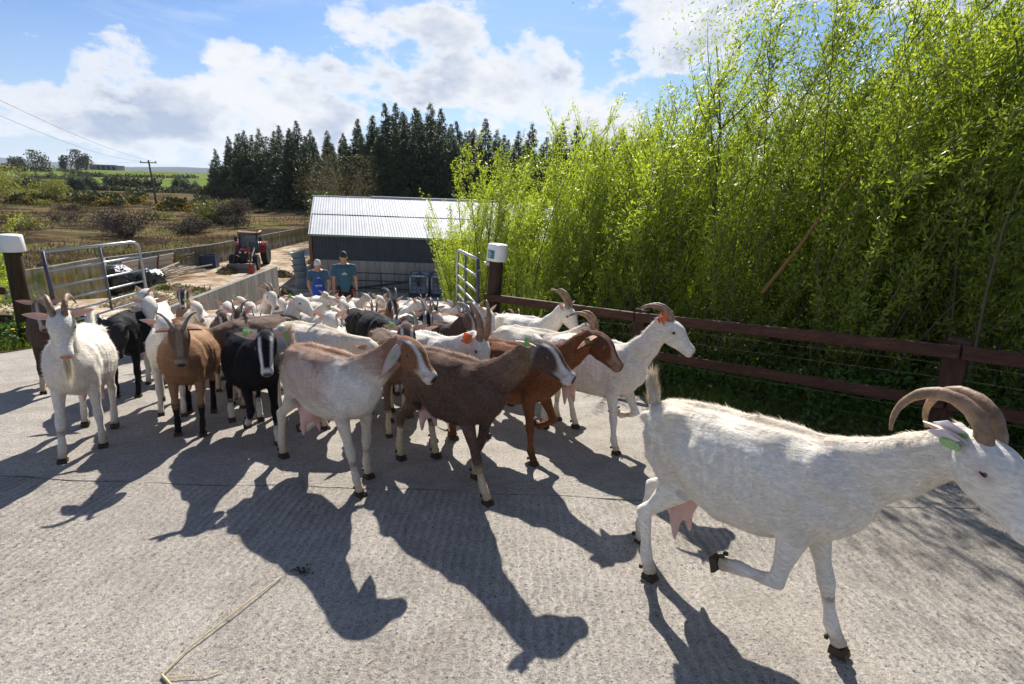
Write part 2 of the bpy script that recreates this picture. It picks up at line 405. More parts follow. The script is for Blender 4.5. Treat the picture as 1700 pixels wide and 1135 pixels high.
# ------------------------------------------------------------------ concrete walls of vertical panels
def panelmat(name, green, dark=1.):
    mt = bpy.data.materials.new(name); mt.use_nodes = True; t = NT(mt.node_tree)
    co = t.add('ShaderNodeTexCoord').outputs['Object']; oi = t.add('ShaderNodeObjectInfo').outputs['Random']
    z = t.add('ShaderNodeSeparateXYZ', {0: co}).outputs[2]
    v = t.vmath('MULTIPLY', co, (3.2, 3.2, .35))
    v = t.vmath('ADD', v, t.add('ShaderNodeCombineXYZ', {0: t.math('MULTIPLY', oi, 31.), 1: 0., 2: 0.}).outputs[0])
    n = t.noise(v, 1.8, 6, .65); n2 = t.noise(co, 2.2, 5, .6)
    c = t.ramp(n, [(.25, (.13*dark, .125*dark, .11*dark)), (.5, (.25*dark, .24*dark, .215*dark)), (.8, (.36*dark, .345*dark, .31*dark))])
    c = t.mix(1., c, t.ramp(oi, [(0, .82), (1, 1.12)]), 'MULTIPLY')
    if green:
        lo = t.ramp(t.math('DIVIDE', z, 2.2), [(0., 1.), (.6, .9), (1., .0)])
        gm = t.math('MULTIPLY', t.ramp(n2, [(.52-green*.25, 0), (.56, 1)]), lo)
        c = t.mix(gm, c, t.mix(t.ramp(n, [(.4, 0), (.6, 1)]), (.05, .085, .010, 1), (.24, .16, .02, 1)))
    b = t.add('ShaderNodeBsdfPrincipled', {'Base Color': c, 'Roughness': .9, 'Specular IOR Level': .2})
    t.set(b, 'Normal', t.add('ShaderNodeBump', {'Height': t.noise(co, 14., 6, .7), 'Strength': .5, 'Distance': .02}))
    t.add('ShaderNodeOutputMaterial', {0: b}); MATS[name] = mt; return mt
M_PANEL = panelmat('weathered_concrete', .25); M_PANELG = panelmat('algae_concrete', .9); M_PANELM = panelmat('board_concrete', .0, .95)
def pwall(label, p0, p1, z0f, topf, wid, mt, thick=.16, cap=True, greenfrom=2.):
    L = math.hypot(p1[0]-p0[0], p1[1]-p0[1]); a = math.atan2(p1[1]-p0[1], p1[0]-p0[0]); n = max(1, round(L/wid))
    w = thing('concrete_wall', label, 'wall', (p0[0], p0[1], 0), a)
    for i in range(n):
        s0, s1 = L*i/n+.006, L*(i+1)/n-.006
        ya, yb = p0[1]+(p1[1]-p0[1])*s0/L, p0[1]+(p1[1]-p0[1])*s1/L
        za, zb = z0f(ya)-.3, z0f(yb)-.3; ta, tb = topf(ya), topf(yb); th = thick/2+rng.uniform(-.006, .006)
        zb0 = min(za, zb)
        V = [(0, -th, za-zb0), (s1-s0, -th, zb-zb0), (s1-s0, -th, tb-zb0), (0, -th, ta-zb0), (0, th, za-zb0), (s1-s0, th, zb-zb0), (s1-s0, th, tb-zb0), (0, th, ta-zb0)]
        F = [(0, 1, 2, 3), (5, 4, 7, 6), (4, 0, 3, 7), (1, 5, 6, 2), (3, 2, 6, 7), (4, 5, 1, 0)]
        obj('panel', mesh('panel', V, F), MATS['algae_concrete'] if i/n > greenfrom else mt, w, (s0, 0, zb0))
    return w
zt = lambda y: float(np.interp(y, [10, 19.8, 25.9, 35, 53], [-1.3, -1.62, -2.6, -2.93, -2.95]))
pwall('short green stained concrete wall just behind the left gate', (-16.2, 19.8), (-15.6, 10.), pz, lambda y: float(np.interp(y, [10, 17, 19.8], [-1.15, -1.6, -1.62])), 1.2, M_PANELG)
pwall('concrete wall hidden behind the black plastic bales, joining two runs', (-16.25, 20.0), (-20.8, 25.8), pz, zt, 1.2, M_PANEL)
pwall('long low concrete wall along the back of the yard behind the tractor', (-20.9, 26), (-20.5, 53), pz, zt, .95, M_PANEL, greenfrom=.8)
pwall('concrete wall of upright boards in the yard behind the goats, ending at the lane', (-10.1, 21.5), (-9.5, 13.2), pz, lambda y: float(np.interp(y, [13, 21.5], [-1.93, -2.0])), .62, M_PANELM)
# ------------------------------------------------------------------ shed
def shed():
    t = thing('farm_shed', 'long farm shed with a pale corrugated roof, dark cladding and concrete lower wall', 'shed', (-10.6, 27., -4.05))
    Wd, EV, RG, D, SK = 17., 2.93, 4.62, 6.0, -1.95   # width, eave, ridge, depth to ridge, sideways skew
    M_ROOF = mat('galvanised_roof', (.34, .35, .37), .7, .0, .10, .8, .0, 20, (.44, .455, .47), .5)
    M_CLAD = mat('dark_blue_cladding', (.034, .048, .060), .6, 0, .2, 2., c2=(.045, .06, .074))
    M_LOW = panelmat('shed_concrete', .0, 1.); M_TRIM = mat('green_gutter', (.18, .24, .19), .6, 0, .2)
    M_RUST = mat('rusty_steel', (.16, .075, .045), .85, 0, .3, 6, c2=(.22, .12, .07))
    def corr(name, w, p0, p1, skew0, skew1, mt, nrm, amp=.006, pitch=.15, n=None):
        k = int(w/pitch*6); V = []
        for (a, b, s_) in ((p0[0], p0[1], skew0), (p1[0], p1[1], skew1)):
            for i in range(k+1):
                x = w*i/k; o_ = amp*math.sin(2*math.pi*x/pitch); V.append((x+s_, a+nrm[1]*o_, b+nrm[2]*o_))
        F = [(i, i+1, k+2+i, k+1+i) for i in range(k)]
        return mesh(name, V, F, True)
    sl = math.atan2(RG-EV, D); nr = (0, -math.sin(sl), math.cos(sl)); hf = .5
    y0, z0 = -.22, EV-.06
    lo = corr('roof_sheet', 1.06, (y0, z0), (y0+(D-y0)*hf, z0+(RG-z0)*hf), 0, SK*hf, None, nr)
    hi = corr('roof_sheet', 1.06, (0, 0), ((D-y0)*(1-hf)+.08, (RG-z0)*(1-hf)+.022), 0, SK*(1-hf), None, nr)
    roof = obj('roof', corr('roof', .06, (y0, z0+.03), (D, RG+.03), 0, SK, None, nr), M_ROOF, t, (-.12, 0, 0))
    for i in range(17):
        a = obj('roof_sheet', lo, M_ROOF, roof, (.09+i, 0, rng.uniform(0, .006)))
        b = obj('roof_sheet', hi, M_ROOF, roof, (.09+i+SK*hf, y0+(D-y0)*hf-.08, z0+(RG-z0)*hf+.010+rng.uniform(0, .008)+(.10 if i >= 4 and False else 0)))
    MB().box((8.6+SK, D, RG+.02), (17.3, .3, .05)).build('ridge_cap', M_ROOF, roof)
    MB().box((10.4+SK, D+.1, RG+.06), (13.6, .4, .08)).build('raised_ridge', M_ROOF, roof)
    # rear slope
    V = [(SK-.1, D, RG), (17.1+SK, D, RG), (17.1+2*SK, 2*D, EV), (2*SK-.1, 2*D, EV)]
    obj('rear_roof', mesh('rear_roof', V+[(x, y, z-.06) for x, y, z in V], [(0, 1, 2, 3), (7, 6, 5, 4), (0, 4, 5, 1), (1, 5, 6, 2), (2, 6, 7, 3), (3, 7, 4, 0)]), M_ROOF, t)
    cl = corr('cladding', 2.1, (0, 0), (0, 1.42), 0, 0, None, (0, -1, 0), .018, .19)
    for i in range(8): obj('cladding_sheet', cl, M_CLAD, t, (.02+i*2.1, -.02-.004*(i % 2), 1.47))
    for i in range(4):
        MB().box((2.12+i*4.22, .02, .78), (4.2, .14, 1.62)).build('wall_panel', M_LOW, t)
    MB().box((8.5, .1, 1.55), (16.9, .12, .05)).build('wall_beam', M_CLAD, t)
    MB().box((8.5, -.16, EV-.06), (17.2, .13, .10)).build('gutter', M_TRIM, t)
    MB().box((-.10, .02, 1.42), (.16, .2, 2.84), bev=.01).build('corner_post', M_RUST, t)
    # gable wall (skewed) and back wall
    g = [(-.02, .1, 0), (2*SK-.02, 2*D, 0), (2*SK-.02, 2*D, EV-.1), (SK-.02, D, RG-.1), (-.02, .1, EV-.1)]
    V = g+[(x+.12, y, z) for x, y, z in g]; F = [(0, 1, 2, 3, 4), (9, 8, 7, 6, 5)]+[(i, i+5, (i+1) % 5+5, (i+1) % 5) for i in range(5)]
    obj('gable_wall', mesh('gable_wall', V, F), M_LOW, t)
    V2 = [(x+16.8, y, z) for x, y, z in V]; obj('gable_wall', mesh('gable_wall', V2, F), M_CLAD, t)
    MB().box((8.5+2*SK, 2*D-.1, 1.4), (17, .12, 2.8)).build('rear_wall', M_CLAD, t)
shed()
# long feed rail with a brace in front of the shed
def rail():
    t = thing('feed_rail', 'dark metal yard gate with a slanting brace standing before the shed wall', 'gate', (-8.9, 26.3, pz(26.3)))
    mt = mat('dark_paint_metal', (.03, .045, .05), .5, .3)
    for z in (.22, .62, 1.02): MB().tube([(0, 0, z+.0), (6.0, .0, z)], .028, 6).build('bar', mt, t)
    for x in (0, 2., 4., 6.): MB().tube([(x, .02, 0), (x, .02, 1.06)], .026, 6).build('upright', mt, t)
    MB().box((3.2, -.06, .60), (5.6, .05, .10), M=Matrix.Rotation(-.155, 4, 'Y')).build('brace', mt, t)
rail()
def ibc(x, y, label, tint):
    t = thing('liquid_tank', label, 'tank', (x, y, pz(y)), .02)
    mt = mat('grey_cage_tube', (.10, .13, .14), .45, .4); wh = mat(tint, (.62, .66, .68), .35, 0, .08, 2., c2=(.50, .56, .58)); gp = mat('green_pallet', (.05, .09, .07), .7)
    MB().box((0, 0, .66), (.93, .93, .96), bev=.08).build('tank_body', wh, t, True)
    MB().lathe([(.09, 1.14), (.09, 1.18), (.07, 1.20)], 14).build('cap', mt, t)
    for z in (.22, .42, .62, .82, 1.02, 1.15):
        MB().tube([(-.5, -.5, z), (.5, -.5, z), (.5, .5, z), (-.5, .5, z), (-.5, -.5, z)], .012 if z not in (.22, 1.15) else .02, 6).build('cage_bar', mt, t)
    for i in range(6):
        u = -.5+i*.2
        for s_, p in (('a', (u, -.5)), ('b', (u, .5)), ('c', (-.5, u)), ('d', (.5, u))):
            MB().tube([(p[0], p[1], .18), (p[0], p[1], 1.16)], .011, 5).build('cage_bar', mt, t)
    MB().box((0, 0, .13), (1.02, 1.02, .05)).build('pallet_deck', gp, t)
    for a in (-.42, 0, .42): MB().box((a, 0, .055), (.12, 1.0, .10)).build('pallet_foot', gp, t)
ibc(-4.75, 25.6, 'left white caged liquid tank against the shed wall', 'tank_plastic')
ibc(-3.68, 25.6, 'right white caged liquid tank against the shed wall, nearest the gate', 'tank_plastic')
# blue-grey feed bins leaning at the corner of the shed
def bins():
    mt = mat('pale_blue_plastic', (.22, .30, .36), .5, 0, .15, 3)
    base = (-11.45, 27.0)
    for i, (dz, tl, lb) in enumerate(((.0, .0, 'bottom'), (.32, -.22, 'second'), (.66, -.30, 'third'), (1.0, -.36, 'top'))):
        t = thing('feed_tub', f'{lb} pale blue tub in the leaning stack at the shed corner', 'tub', (base[0]+.02*i-dz*.12+.1, base[1], pz(27)+.62+dz), 0, 'tubs stacked at the shed corner')
        t.rotation_euler = (0, tl*.5, 0)
        MB().lathe([(.30, 0), (.36, .28), (.40, .30), (.40, .33), (.34, .33), (.28, .04), (.0, .03)], 20).build('tub_body', mt, t, True)
        MB().tube([(.41*math.cos(a), .41*math.sin(a), .31) for a in np.linspace(0, 2*math.pi, 17)], .018, 5).build('rim', mt, t)
    t = thing('water_drum', 'grey barrel standing under the stack of tubs at the shed corner', 'barrel', (base[0]+.1, base[1], pz(27)))
    MB().lathe([(.28, 0), (.30, .05), (.31, .3), (.30, .55), (.28, .60)], 20).build('barrel_body', mat('grey_plastic', (.2, .22, .22), .6, 0, .2), t, True)
    MB().lathe([(.29, .595), (.29, .62), (.1, .625)], 20).build('lid', mat('grey_plastic', (.2, .22, .22)), t)
bins()

# ------------------------------------------------------------------ tractor
def tractor():
    t = thing('tractor', 'red tractor with a dark cab and a front loader bucket parked in the yard', 'tractor', (-18.1, 35.2, pz(35.2)), R_(-76)); t.scale = (.94, .94, .94)
    red = mat('faded_red_paint', (.30, .03, .025), .4, 0, .15, 3); dk = mat('dark_chassis', (.018, .02, .024), .6, 0, .2)
    rub = mat('tyre_rubber', (.022, .022, .022), .85, 0, .3, 12, .4, 40); gl = mat('cab_glass', (.45, .55, .6), .08, 0, spec=.8)
    if True:
        nt = gl.node_tree; bs = [n for n in nt.nodes if n.type == 'BSDF_PRINCIPLED'][0]; bs.inputs['Transmission Weight'].default_value = .85; bs.inputs['IOR'].default_value = 1.1
    cream = mat('rusty_cream_rim', (.36, .22, .14), .6, 0, .2, 4); rf = mat('faded_orange_roof', (.50, .30, .19), .6, 0, .15, 3, c2=(.42, .2, .12))
    MB().box((1.0, 0, .78), (2.6, .42, .42), bev=.05).build('chassis', dk, t)
    MB().box((1.45, 0, 1.18), (1.55, .62, .46), bev=.12).build('bonnet', red, t, True)
    MB().box((2.235, 0, 1.10), (.05, .5, .5), bev=.02).build('grille', dk, t)
    for s in (-1, 1):
        MB().lathe([(.07, 0), (.06, .03), (.0, .04)], 12, Matrix.Translation((2.25, s*.17, 1.22)) @ Matrix.Rotation(math.pi/2, 4, 'Y')).build('headlight', mat('lamp_glass', (.7, .7, .65), .2), t)
    MB().tube([(1.6, -.2, 1.35), (1.6, -.2, 2.1), (1.55, -.2, 2.2)], .035, 8).build('exhaust_pipe', dk, t)
    cab = MB()
    for x in (-.75, .45):
        for y in (-.62, .62): cab.tube([(x, y, 1.05), (x*.94, y*.9, 2.32)], .045, 6)
    for z in (1.05, 2.3): cab.tube([(-.75, -.62, z), (.45, -.62, z), (.45, .62, z), (-.75, .62, z), (-.75, -.62, z)], .04, 6)
    cab.tube([(-.1, -.62, 1.05), (-.1, -.57, 2.3)], .035, 6); cab.tube([(-.1, .62, 1.05), (-.1, .57, 2.3)], .035, 6)
    c = cab.build('cab_frame', dk, t)
    MB().box((.435, 0, 1.68), (.012, 1.16, 1.2)).build('windscreen', gl, c)
    MB().box((-.735, 0, 1.68), (.012, 1.16, 1.2)).build('rear_window', gl, c)
    for s in (-1, 1): MB().box((-.15, s*.60, 1.68), (1.12, .012, 1.2)).build('side_window', gl, c)
    MB().box((-.15, 0, 2.40), (1.45, 1.36, .13), bev=.05).build('cab_roof', rf, t, True)
    MB().box((-.35, 0, 1.12), (.45, .46, .12), bev=.04).box((-.55, 0, 1.4), (.1, .46, .5), bev=.04).build('seat', dk, t)
    MB().tube([(.18+.04*math.sin(a), .19*math.cos(a), 1.45+.19*math.sin(a)*.5) for a in np.linspace(0, 6.28, 15)], .018, 5).build('steering_wheel', dk, t)
    for s in (-1, 1):
        MB().box((.52, s*.80, 1.95), (.05, .2, .3), bev=.02).tube([(.45, s*.58, 2.0), (.52, s*.78, 2.0)], .015, 5).build('mirror', dk, t)
        fd = MB()
        pts = [(-.75+.86*math.cos(a), .80+.86*math.sin(a)-.02) for a in np.linspace(.15, 2.7, 9)]
        fd.raw([(x, s*y, z) for y in (.58, 1.02) for x, z in pts]+[(x, s*y, z+.03) for y in (.58, 1.02) for x, z in pts],
               [(i, i+1, i+10, i+9) for i in range(8)]+[(i+27, i+28, i+19, i+18) for i in range(8)]+[(i, i+18, i+19, i+1) for i in range(8)]+[(i+9, i+10, i+28, i+27) for i in range(8)])
        fd.build('mudguard', red if s < 0 else red, t)
    def wheel(x, s, r, w, yc):
        M = Matrix.Translation((x, s*yc, r)) @ Matrix.Rotation(math.pi/2, 4, 'X')
        wt = MB().lathe([(r*.62, -w/2), (r*.93, -w/2), (r, -w*.32), (r, w*.32), (r*.93, w/2), (r*.62, w/2), (r*.6, 0), (r*.62, -w/2)], 30, M)
        k = 18
        for i in range(k):
            a = 2*math.pi*i/k
            for q in (-1, 1):
                p = Matrix.Rotation(-a, 4, 'Y') @ Vector((r+.012, q*w*.22, 0))
                wt.box((x+p.x, s*yc+p.y, r+p.z), (.05, w*.46, .06), M=Matrix.Rotation(-a, 4, 'Y') @ Matrix.Rotation(q*.5, 4, 'X'))
        o = obj('wheel', None, None, t); o.empty_display_size = .1
        wt.build('tyre', rub, o)
        MB().lathe([(r*.62, -w*.42), (r*.60, -w*.3), (r*.35, -w*.12), (r*.2, -w*.2), (0.01, -w*.22)], 24, M).build('rim', cream, o, True)
        MB().lathe([(r*.62, w*.42), (r*.60, w*.3), (r*.35, w*.12), (r*.2, w*.2), (0.01, w*.22)], 24, M).build('rim', cream, o, True)
    for s in (-1, 1): wheel(-.75, s, .80, .44, .82); wheel(1.95, s, .50, .32, .74)
    MB().tube([(1.95, -.7, .5), (1.95, .7, .5)], .07, 8).build('front_axle', dk, t)
    for s in (-1, 1):
        MB().tube([(.6, s*.52, 1.0), (1.1, s*.54, 1.5), (2.3, s*.54, .95), (2.95, s*.54, .42)], .07, 6).build('loader_arm', dk, t)
        MB().tube([(1.0, s*.54, .75), (2.0, s*.54, 1.05)], .035, 6).build('hydraulic_ram', mat('bright_steel', (.5, .5, .5), .3, .9), t)
    prof_ = [(2.95, .55), (2.92, .12), (3.5, .06), (3.5, .08), (2.97, .15), (2.98, .54)]
    b = MB().prism(prof_, -.9, .9); b.box((3.2, -.9, .25), (.5, .03, .36)); b.box((3.2, .9, .25), (.5, .03, .36)); b.build('bucket', mat('worn_grey_steel', (.16, .17, .17), .5, .4, .3, 4), t)
tractor()
def pump():
    t = thing('marker_pole', 'thin upright pole on a red base standing in front of the tractor', 'pole', (-16.6, 32.0, pz(32)))
    MB().tube([(0, 0, .3), (0, 0, 2.35)], .028, 8).build('pole', mat('rusty_steel', (.16, .075, .045)), t)
    MB().lathe([(.17, 0), (.18, .1), (.10, .5), (.05, .62)], 14).build('base', mat('faded_red_paint', (.30, .03, .025)), t, True)
pump()

# ------------------------------------------------------------------ yard clutter
M_STRAW = mat('pale_straw', (.42, .34, .2), .9, 0, .3, 9, c2=(.5, .42, .28)); M_DUNG = mat('dark_manure', (.10, .07, .035), .9, 0, .4, 5, c2=(.16, .13, .05))
M_SIL = mat('silage', (.20, .19, .06), .95, 0, .4, 6, c2=(.10, .10, .03))
def heap(name, label, cat, x, y, rx, ry, h, mt, n=900, L=.22, zb=None, group=None, kind=None):
    """an uneven heap: lumpy core plus many loose strands"""
    t = thing(name, label, cat, (x, y, (pz(y) if zb is None else zb)), rng.uniform(0, 3), group)
    k, j = 20, 8; V = []; ph = rng.uniform(0, 6, 6)
    for a_ in range(j+1):
        rr = a_/j
        for b_ in range(k):
            th = 2*math.pi*b_/k; w = 1+.18*math.sin(3*th+ph[0])+.10*math.sin(5*th+ph[1])
            z = h*(1-rr**1.6)*(1+.25*math.sin(4*rr+2*th+ph[2]))+rng.uniform(-.04, .04)*h-.02
            V.append((rx*rr*w*math.cos(th), ry*rr*w*math.sin(th), z if a_ < j else -.05))
    F = [(a_*k+b_, a_*k+(b_+1) % k, (a_+1)*k+(b_+1) % k, (a_+1)*k+b_) for a_ in range(j) for b_ in range(k)]
    core = obj('heap_core', mesh('heap_core', V, F, True), mt, t)
    r = np.sqrt(rng.uniform(0, 1, n)); th = rng.uniform(0, 6.28, n)
    c = np.stack([rx*r*np.cos(th)*1.1, ry*r*np.sin(th)*1.1, np.maximum(0, h*(1-r**1.6))+rng.uniform(-.02, .08, n)*h+.01], -1)
    ax = rnd_unit(n)*np.array([1, 1, .45]); V, F = tris_cloud(c, ax, rnd_unit(n), rng.uniform(.4, 1.3, n)*L, np.full(n, .022+L*.07))
    tag(obj('loose_strands', mesh('loose_strands', V, F), mt, t), kind='stuff')
    return t
heap('silage_heap', 'large greenish heap of silage at the near end of the yard wall', 'heap', -13.2, 18.8, 1.9, 1.3, .55, M_SIL, 2600, .22)
heap('silage_heap', 'yellow straw and silage heap just beyond the left gate', 'heap', -11.9, 16.4, 1.6, 1.1, .4, M_STRAW, 2200, .22)
heap('silage_heap', 'low heap of dung and straw on the lane beside the end of the yard wall', 'heap', -11.35, 24.0, .9, .6, .32, M_DUNG, 1200, .2)
heap('manure_heap', 'manure heap in front of the tractor bucket', 'heap', -18.2, 32.4, 1.3, .6, .28, M_DUNG, 1200, .2)
heap('manure_heap', 'small manure heap between the tractor and the shed', 'heap', -14.4, 31.5, .8, .5, .3, M_DUNG, 800, .2)
heap('manure_heap', 'dark heap beside the tubs at the shed corner', 'heap', -13.9, 37., 1.2, .7, .5, M_DUNG, 900, .2)
heap('manure_heap', 'scattered brown heap left of the tractor in the open yard', 'heap', -20.6, 29.5, .9, .5, .15, M_DUNG, 600, .2)
heap('manure_heap', 'brown heap of spoil lying behind the left fence rails', 'heap', -9.8, 9.4, 1.5, .7, .28, M_STRAW, 900, .12)
def bale(x, y, z, label, s=1., rz=0.):
    t = thing('wrapped_bale', label, 'bale', (x, y, z), rz, 'black plastic wrapped bales by the wall')
    k, j = 26, 12; V = []; ph = rng.uniform(0, 6, 8)
    for a_ in range(j+1):
        u = a_/j; zz = 1.15*s*u; rr = .62*s*(1-.55*abs(2*u-1)**5)
        for b_ in range(k):
            th = 2*math.pi*b_/k; w = 1+.03*math.sin(5*th+7*u+ph[0])+.035*math.sin(11*th-9*u+ph[1])+rng.uniform(-.02, .02)
            V.append((rr*w*math.cos(th), rr*w*math.sin(th), zz+.02*math.sin(3*th+ph[2])))
    F = [(a_*k+b_, a_*k+(b_+1) % k, (a_+1)*k+(b_+1) % k, (a_+1)*k+b_) for a_ in range(j) for b_ in range(k)]
    F += [tuple(range(k))[::-1], tuple(range(j*k, j*k+k))]
    mt = mat('black_silage_film', (.012, .013, .014), .28, 0, .0, 8, .8, 9., spec=.6, bdist=.05)
    obj('film_wrap', mesh('film_wrap', V, F, False), mt, t)
    c = rng.uniform(-1, 1, (60, 3))*np.array([.62, .62, 1.])*s; c[:, 2] = abs(c[:, 2]); n_ = c.copy(); n_[:, 2] = 0; n_ /= np.linalg.norm(n_, axis=1, keepdims=True)
    c[:, :2] = n_[:, :2]*.62*s
    V2, F2 = tris_cloud(c, rnd_unit(60), n_, rng.uniform(.1, .35, 60), rng.uniform(.05, .14, 60)); obj('loose_film', mesh('loose_film', V2, F2), mt, t)
bale(-17.1, 21.6, pz(21.6), 'black plastic wrapped bale standing left beyond the gate', 1.1, .4)
bale(-16.4, 22.7, pz(22.7), 'second black wrapped bale behind and right of the first', .95, 1.4)
def film(x, y, label, w, n=420, mt=None):
    t = thing('plastic_sheet', label, 'plastic sheet', (x, y, pz(y)), rng.uniform(0, 3))
    k = 26; V = []
    f = lambda u, v: .10*math.sin(u*9+v*4)+.09*math.sin(v*13-u*5)+.07*math.sin(u*23+v*17)+.16
    for a in range(k):
        for b in range(k):
            u, v = a/(k-1), b/(k-1); e = min(u, 1-u, v, 1-v)
            V.append(((u-.5)*w*(1+.1*math.sin(v*9)), (v-.5)*w*.7*(1+.12*math.sin(u*8)), max(.01, f(u, v)*min(1, e*6+.1))+rng.uniform(0, .03)))
    F = [(a*k+b, (a+1)*k+b, (a+1)*k+b+1, a*k+b+1) for a in range(k-1) for b in range(k-1)]
    obj('film', mesh('film', V, F), mt or MATS['black_silage_film'], t)
film(-15.6, 21.9, 'pale crumpled plastic film lying beside the black bales', 1.5, mt=mat('grey_film', (.25, .28, .31), .3, 0, .3, 4, .6, 9, spec=.6, bdist=.04))
film(-6.35, 7.9, 'crumpled black plastic by the dandelions at the foot of the gate', .95)
film(-8.3, 8.9, 'black plastic sheet on the ground behind the metal gate', 1.4)
def poles():
    mt = mat('bleached_timber', (.50, .43, .33), .8, 0, .2, 5)
    for i in range(38):
        L = rng.uniform(1.8, 3.6); a = rng.uniform(-.7, .5)+1.1; x, y = -20.5+rng.uniform(-.2, 1.3), 28.3+rng.uniform(-1.4, 2.0)
        d = Vector((math.cos(a), math.sin(a)*.9, rng.uniform(.02, .16))); z = pz(y)+.1+rng.uniform(0, .45)
        p = MB().tube([(-L/2*d.x, -L/2*d.y, -L/2*d.z), (L/2*d.x, L/2*d.y, L/2*d.z)], [.055, .04], 6).build('fence_stake', mt, None, False, (x, y, z))
        tag(p, 'bleached wooden pole in the loose pile against the yard wall', 'pole', 'bleached poles piled by the wall')
poles()
def hurdle():
    t = thing('slatted_panel', 'pale slatted panel leaning on the long wall above the pile of poles', 'panel', (-20.75, 28.6, pz(28.6)+.1), R_(88))
    t.rotation_euler = (R_(14), 0, R_(88))
    mt = mat('bleached_timber', (.50, .43, .33)); gm = mat('grey_boards', (.30, .30, .29), .7, 0, .2)
    for i in range(4): MB().box((0, 0, .2+i*.3), (4.2, .03, .05)).build('slat', gm, t)
    for x in (-2.1, -.7, .7, 2.1): MB().box((x, -.035, .65), (.07, .04, 1.2)).build('brace', mat('rust_paint', (.15, .05, .04), .7), t)
    for x in (-1.4, 0, 1.4): MB().box((x, .03, .65), (1.3, .02, 1.0)).build('board', mt if x else gm, t)
hurdle()
def bin_():
    t = thing('blue_bin', 'dark blue plastic crate standing against the wall right of the poles', 'crate', (-20.2, 33.8, pz(33.8)), .2)
    mt = mat('dark_blue_plastic', (.03, .05, .10), .5)
    MB().box((0, 0, .05), (.9, .7, .05)).box((0, -.34, .42), (.9, .03, .8)).box((0, .34, .42), (.9, .03, .8)).box((-.44, 0, .42), (.03, .66, .8)).box((.44, 0, .42), (.03, .66, .8)).build('crate_body', mt, t)
    for s in (-1, 1): MB().box((0, s*.37, .80), (.98, .04, .07)).build('rim', mt, t)
    p = thing('pallet', 'weathered pallet propped against the wall between the poles and the blue crate', 'pallet', (-21., 32.3, pz(32.3)), R_(80)); p.rotation_euler = (R_(20), 0, R_(80))
    mp = mat('old_pallet_wood', (.2, .17, .13), .9, 0, .2)
    for i in range(6): MB().box((0, 0, .1+i*.19), (1.2, .02, .11)).build('slat', mp, p)
    for x in (-.55, 0, .55): MB().box((x, .05, .58), (.08, .08, 1.1)).build('bearer', mp, p)
bin_()

# ------------------------------------------------------------------ gates, posts, fence
GALV = mat('galvanised_tube', (.42, .44, .46), .42, .55, .15, 14, spec=.5)
def gate(label, p0, p1, t0, b0, t1, b1, nb=6):
    """leaf from the hinge p0 to the free end p1"""
    a = Vector((p0[0], p0[1], 0)); b = Vector((p1[0], p1[1], 0)); t = thing('metal_gate', label, 'gate', (p0[0], p0[1], b0))
    P_ = lambda u, v: (a.lerp(b, u)-a)+Vector((0, 0, (b0*(1-u)+b1*u)+((t0-b0)*(1-u)+(t1-b1)*u)*v-b0))
    arc = [P_(.0, 1), P_(.90, 1), P_(.955, .985), P_(.988, .94), P_(1., .86), P_(1., .0)]
    MB().tube(arc, .024, 10).build('frame', GALV, t, True)
    MB().tube([P_(0, 1.01), P_(0, -.01)], .026, 10).build('frame', mat('dull_galvanised', (.10, .09, .12), .5, .5), t, True)
    for v in (0.02, .17, .34, .53, .75)[:nb]: MB().tube([P_(.012, v), P_(.992, v)], .017, 8).build('bar', GALV, t, True)
    MB().tube([P_(.55, .99), P_(.55, .01)], .02, 8).build('upright', mat('dull_galvanised2', (.16, .18, .19), .5, .5), t, True)
    for v in (.12, .85): MB().tube([P_(0, v)+Vector((0, 0, 0)), P_(-.06, v)], .02, 6).build('hinge', mat('dull_galvanised', (.1, .1, .1)), t)
gate('left galvanised field gate swung open beside the white goat', (-6.98, 7.55), (-6.78, 9.25), .43, -.72, .42, -.66)
gate('right galvanised gate swung open in front of the willows', (-.53, 7.42), (-1.06, 9.5), .56, -.47, .44, -.55)
CREO = mat('creosoted_timber', (.035, .022, .015), .75, 0, .4, 4, .6, 20, c2=(.06, .035, .02), streak=(6, 6, .8), bdist=.01)
MOSS = mat('mossy_timber', (.045, .024, .014), .85, 0, .4, 3, .6, 20, c2=(.055, .05, .02), streak=(6, 6, .8), bdist=.01)
def gpost(label, x, y, top, mt, lean, cap=True, side=1):
    t = thing('gate_post', label, 'post', (x, y, pz(y)-.1)); t.rotation_euler = (0, lean, .12*side)
    h = top-(pz(y)-.1)-.02
    MB().lathe([(.105, 0), (.112, .3), (.105, h*.6), (.10, h-.02), (.085, h)], 20).build('post', mt, t, True)
    wc = mat('white_cap_plastic', (.78, .79, .78), .35, 0, .05, 3)
    MB().lathe([(.150, h-.13), (.155, h-.12), (.143, h+.09), (.137, h+.105), (.0, h+.11)], 28).build('post_cap', wc, t, True)
    return t, h
gpost('left gate post of mossy timber with a white plastic cap', -7.36, 7.4, .60, MOSS, .05)
tp, hh = gpost('right gate post of dark timber with a white cap and a green label', -.36, 7.5, .70, CREO, .06, side=-1)
g_ = MB()
lab = mat('green_label', (.03, .20, .20), .4, 0, .0, 60); 
def curved(r, z0, z1, a0, a1, n=8):
    V = []
    for i in range(n+1):
        a = a0+(a1-a0)*i/n
        V += [(r*math.cos(a), r*math.sin(a), z0), (r*math.cos(a), r*math.sin(a), z1)]
    return V, [(2*i, 2*i+2, 2*i+3, 2*i+1) for i in range(n)]
c0 = R_(-140)
MB().raw(*curved(.156, hh-.09, hh+.03, c0, c0+.75)).build('label', lab, tp)
for k in range(5):
    z = hh+.012-k*.02; MB().raw(*curved(.1575, z-.006, z+.003, c0+.06, c0+.30+.1*(k % 3), 5)).build('label_mark', mat('pale_print', (.55, .62, .65), .5), tp)
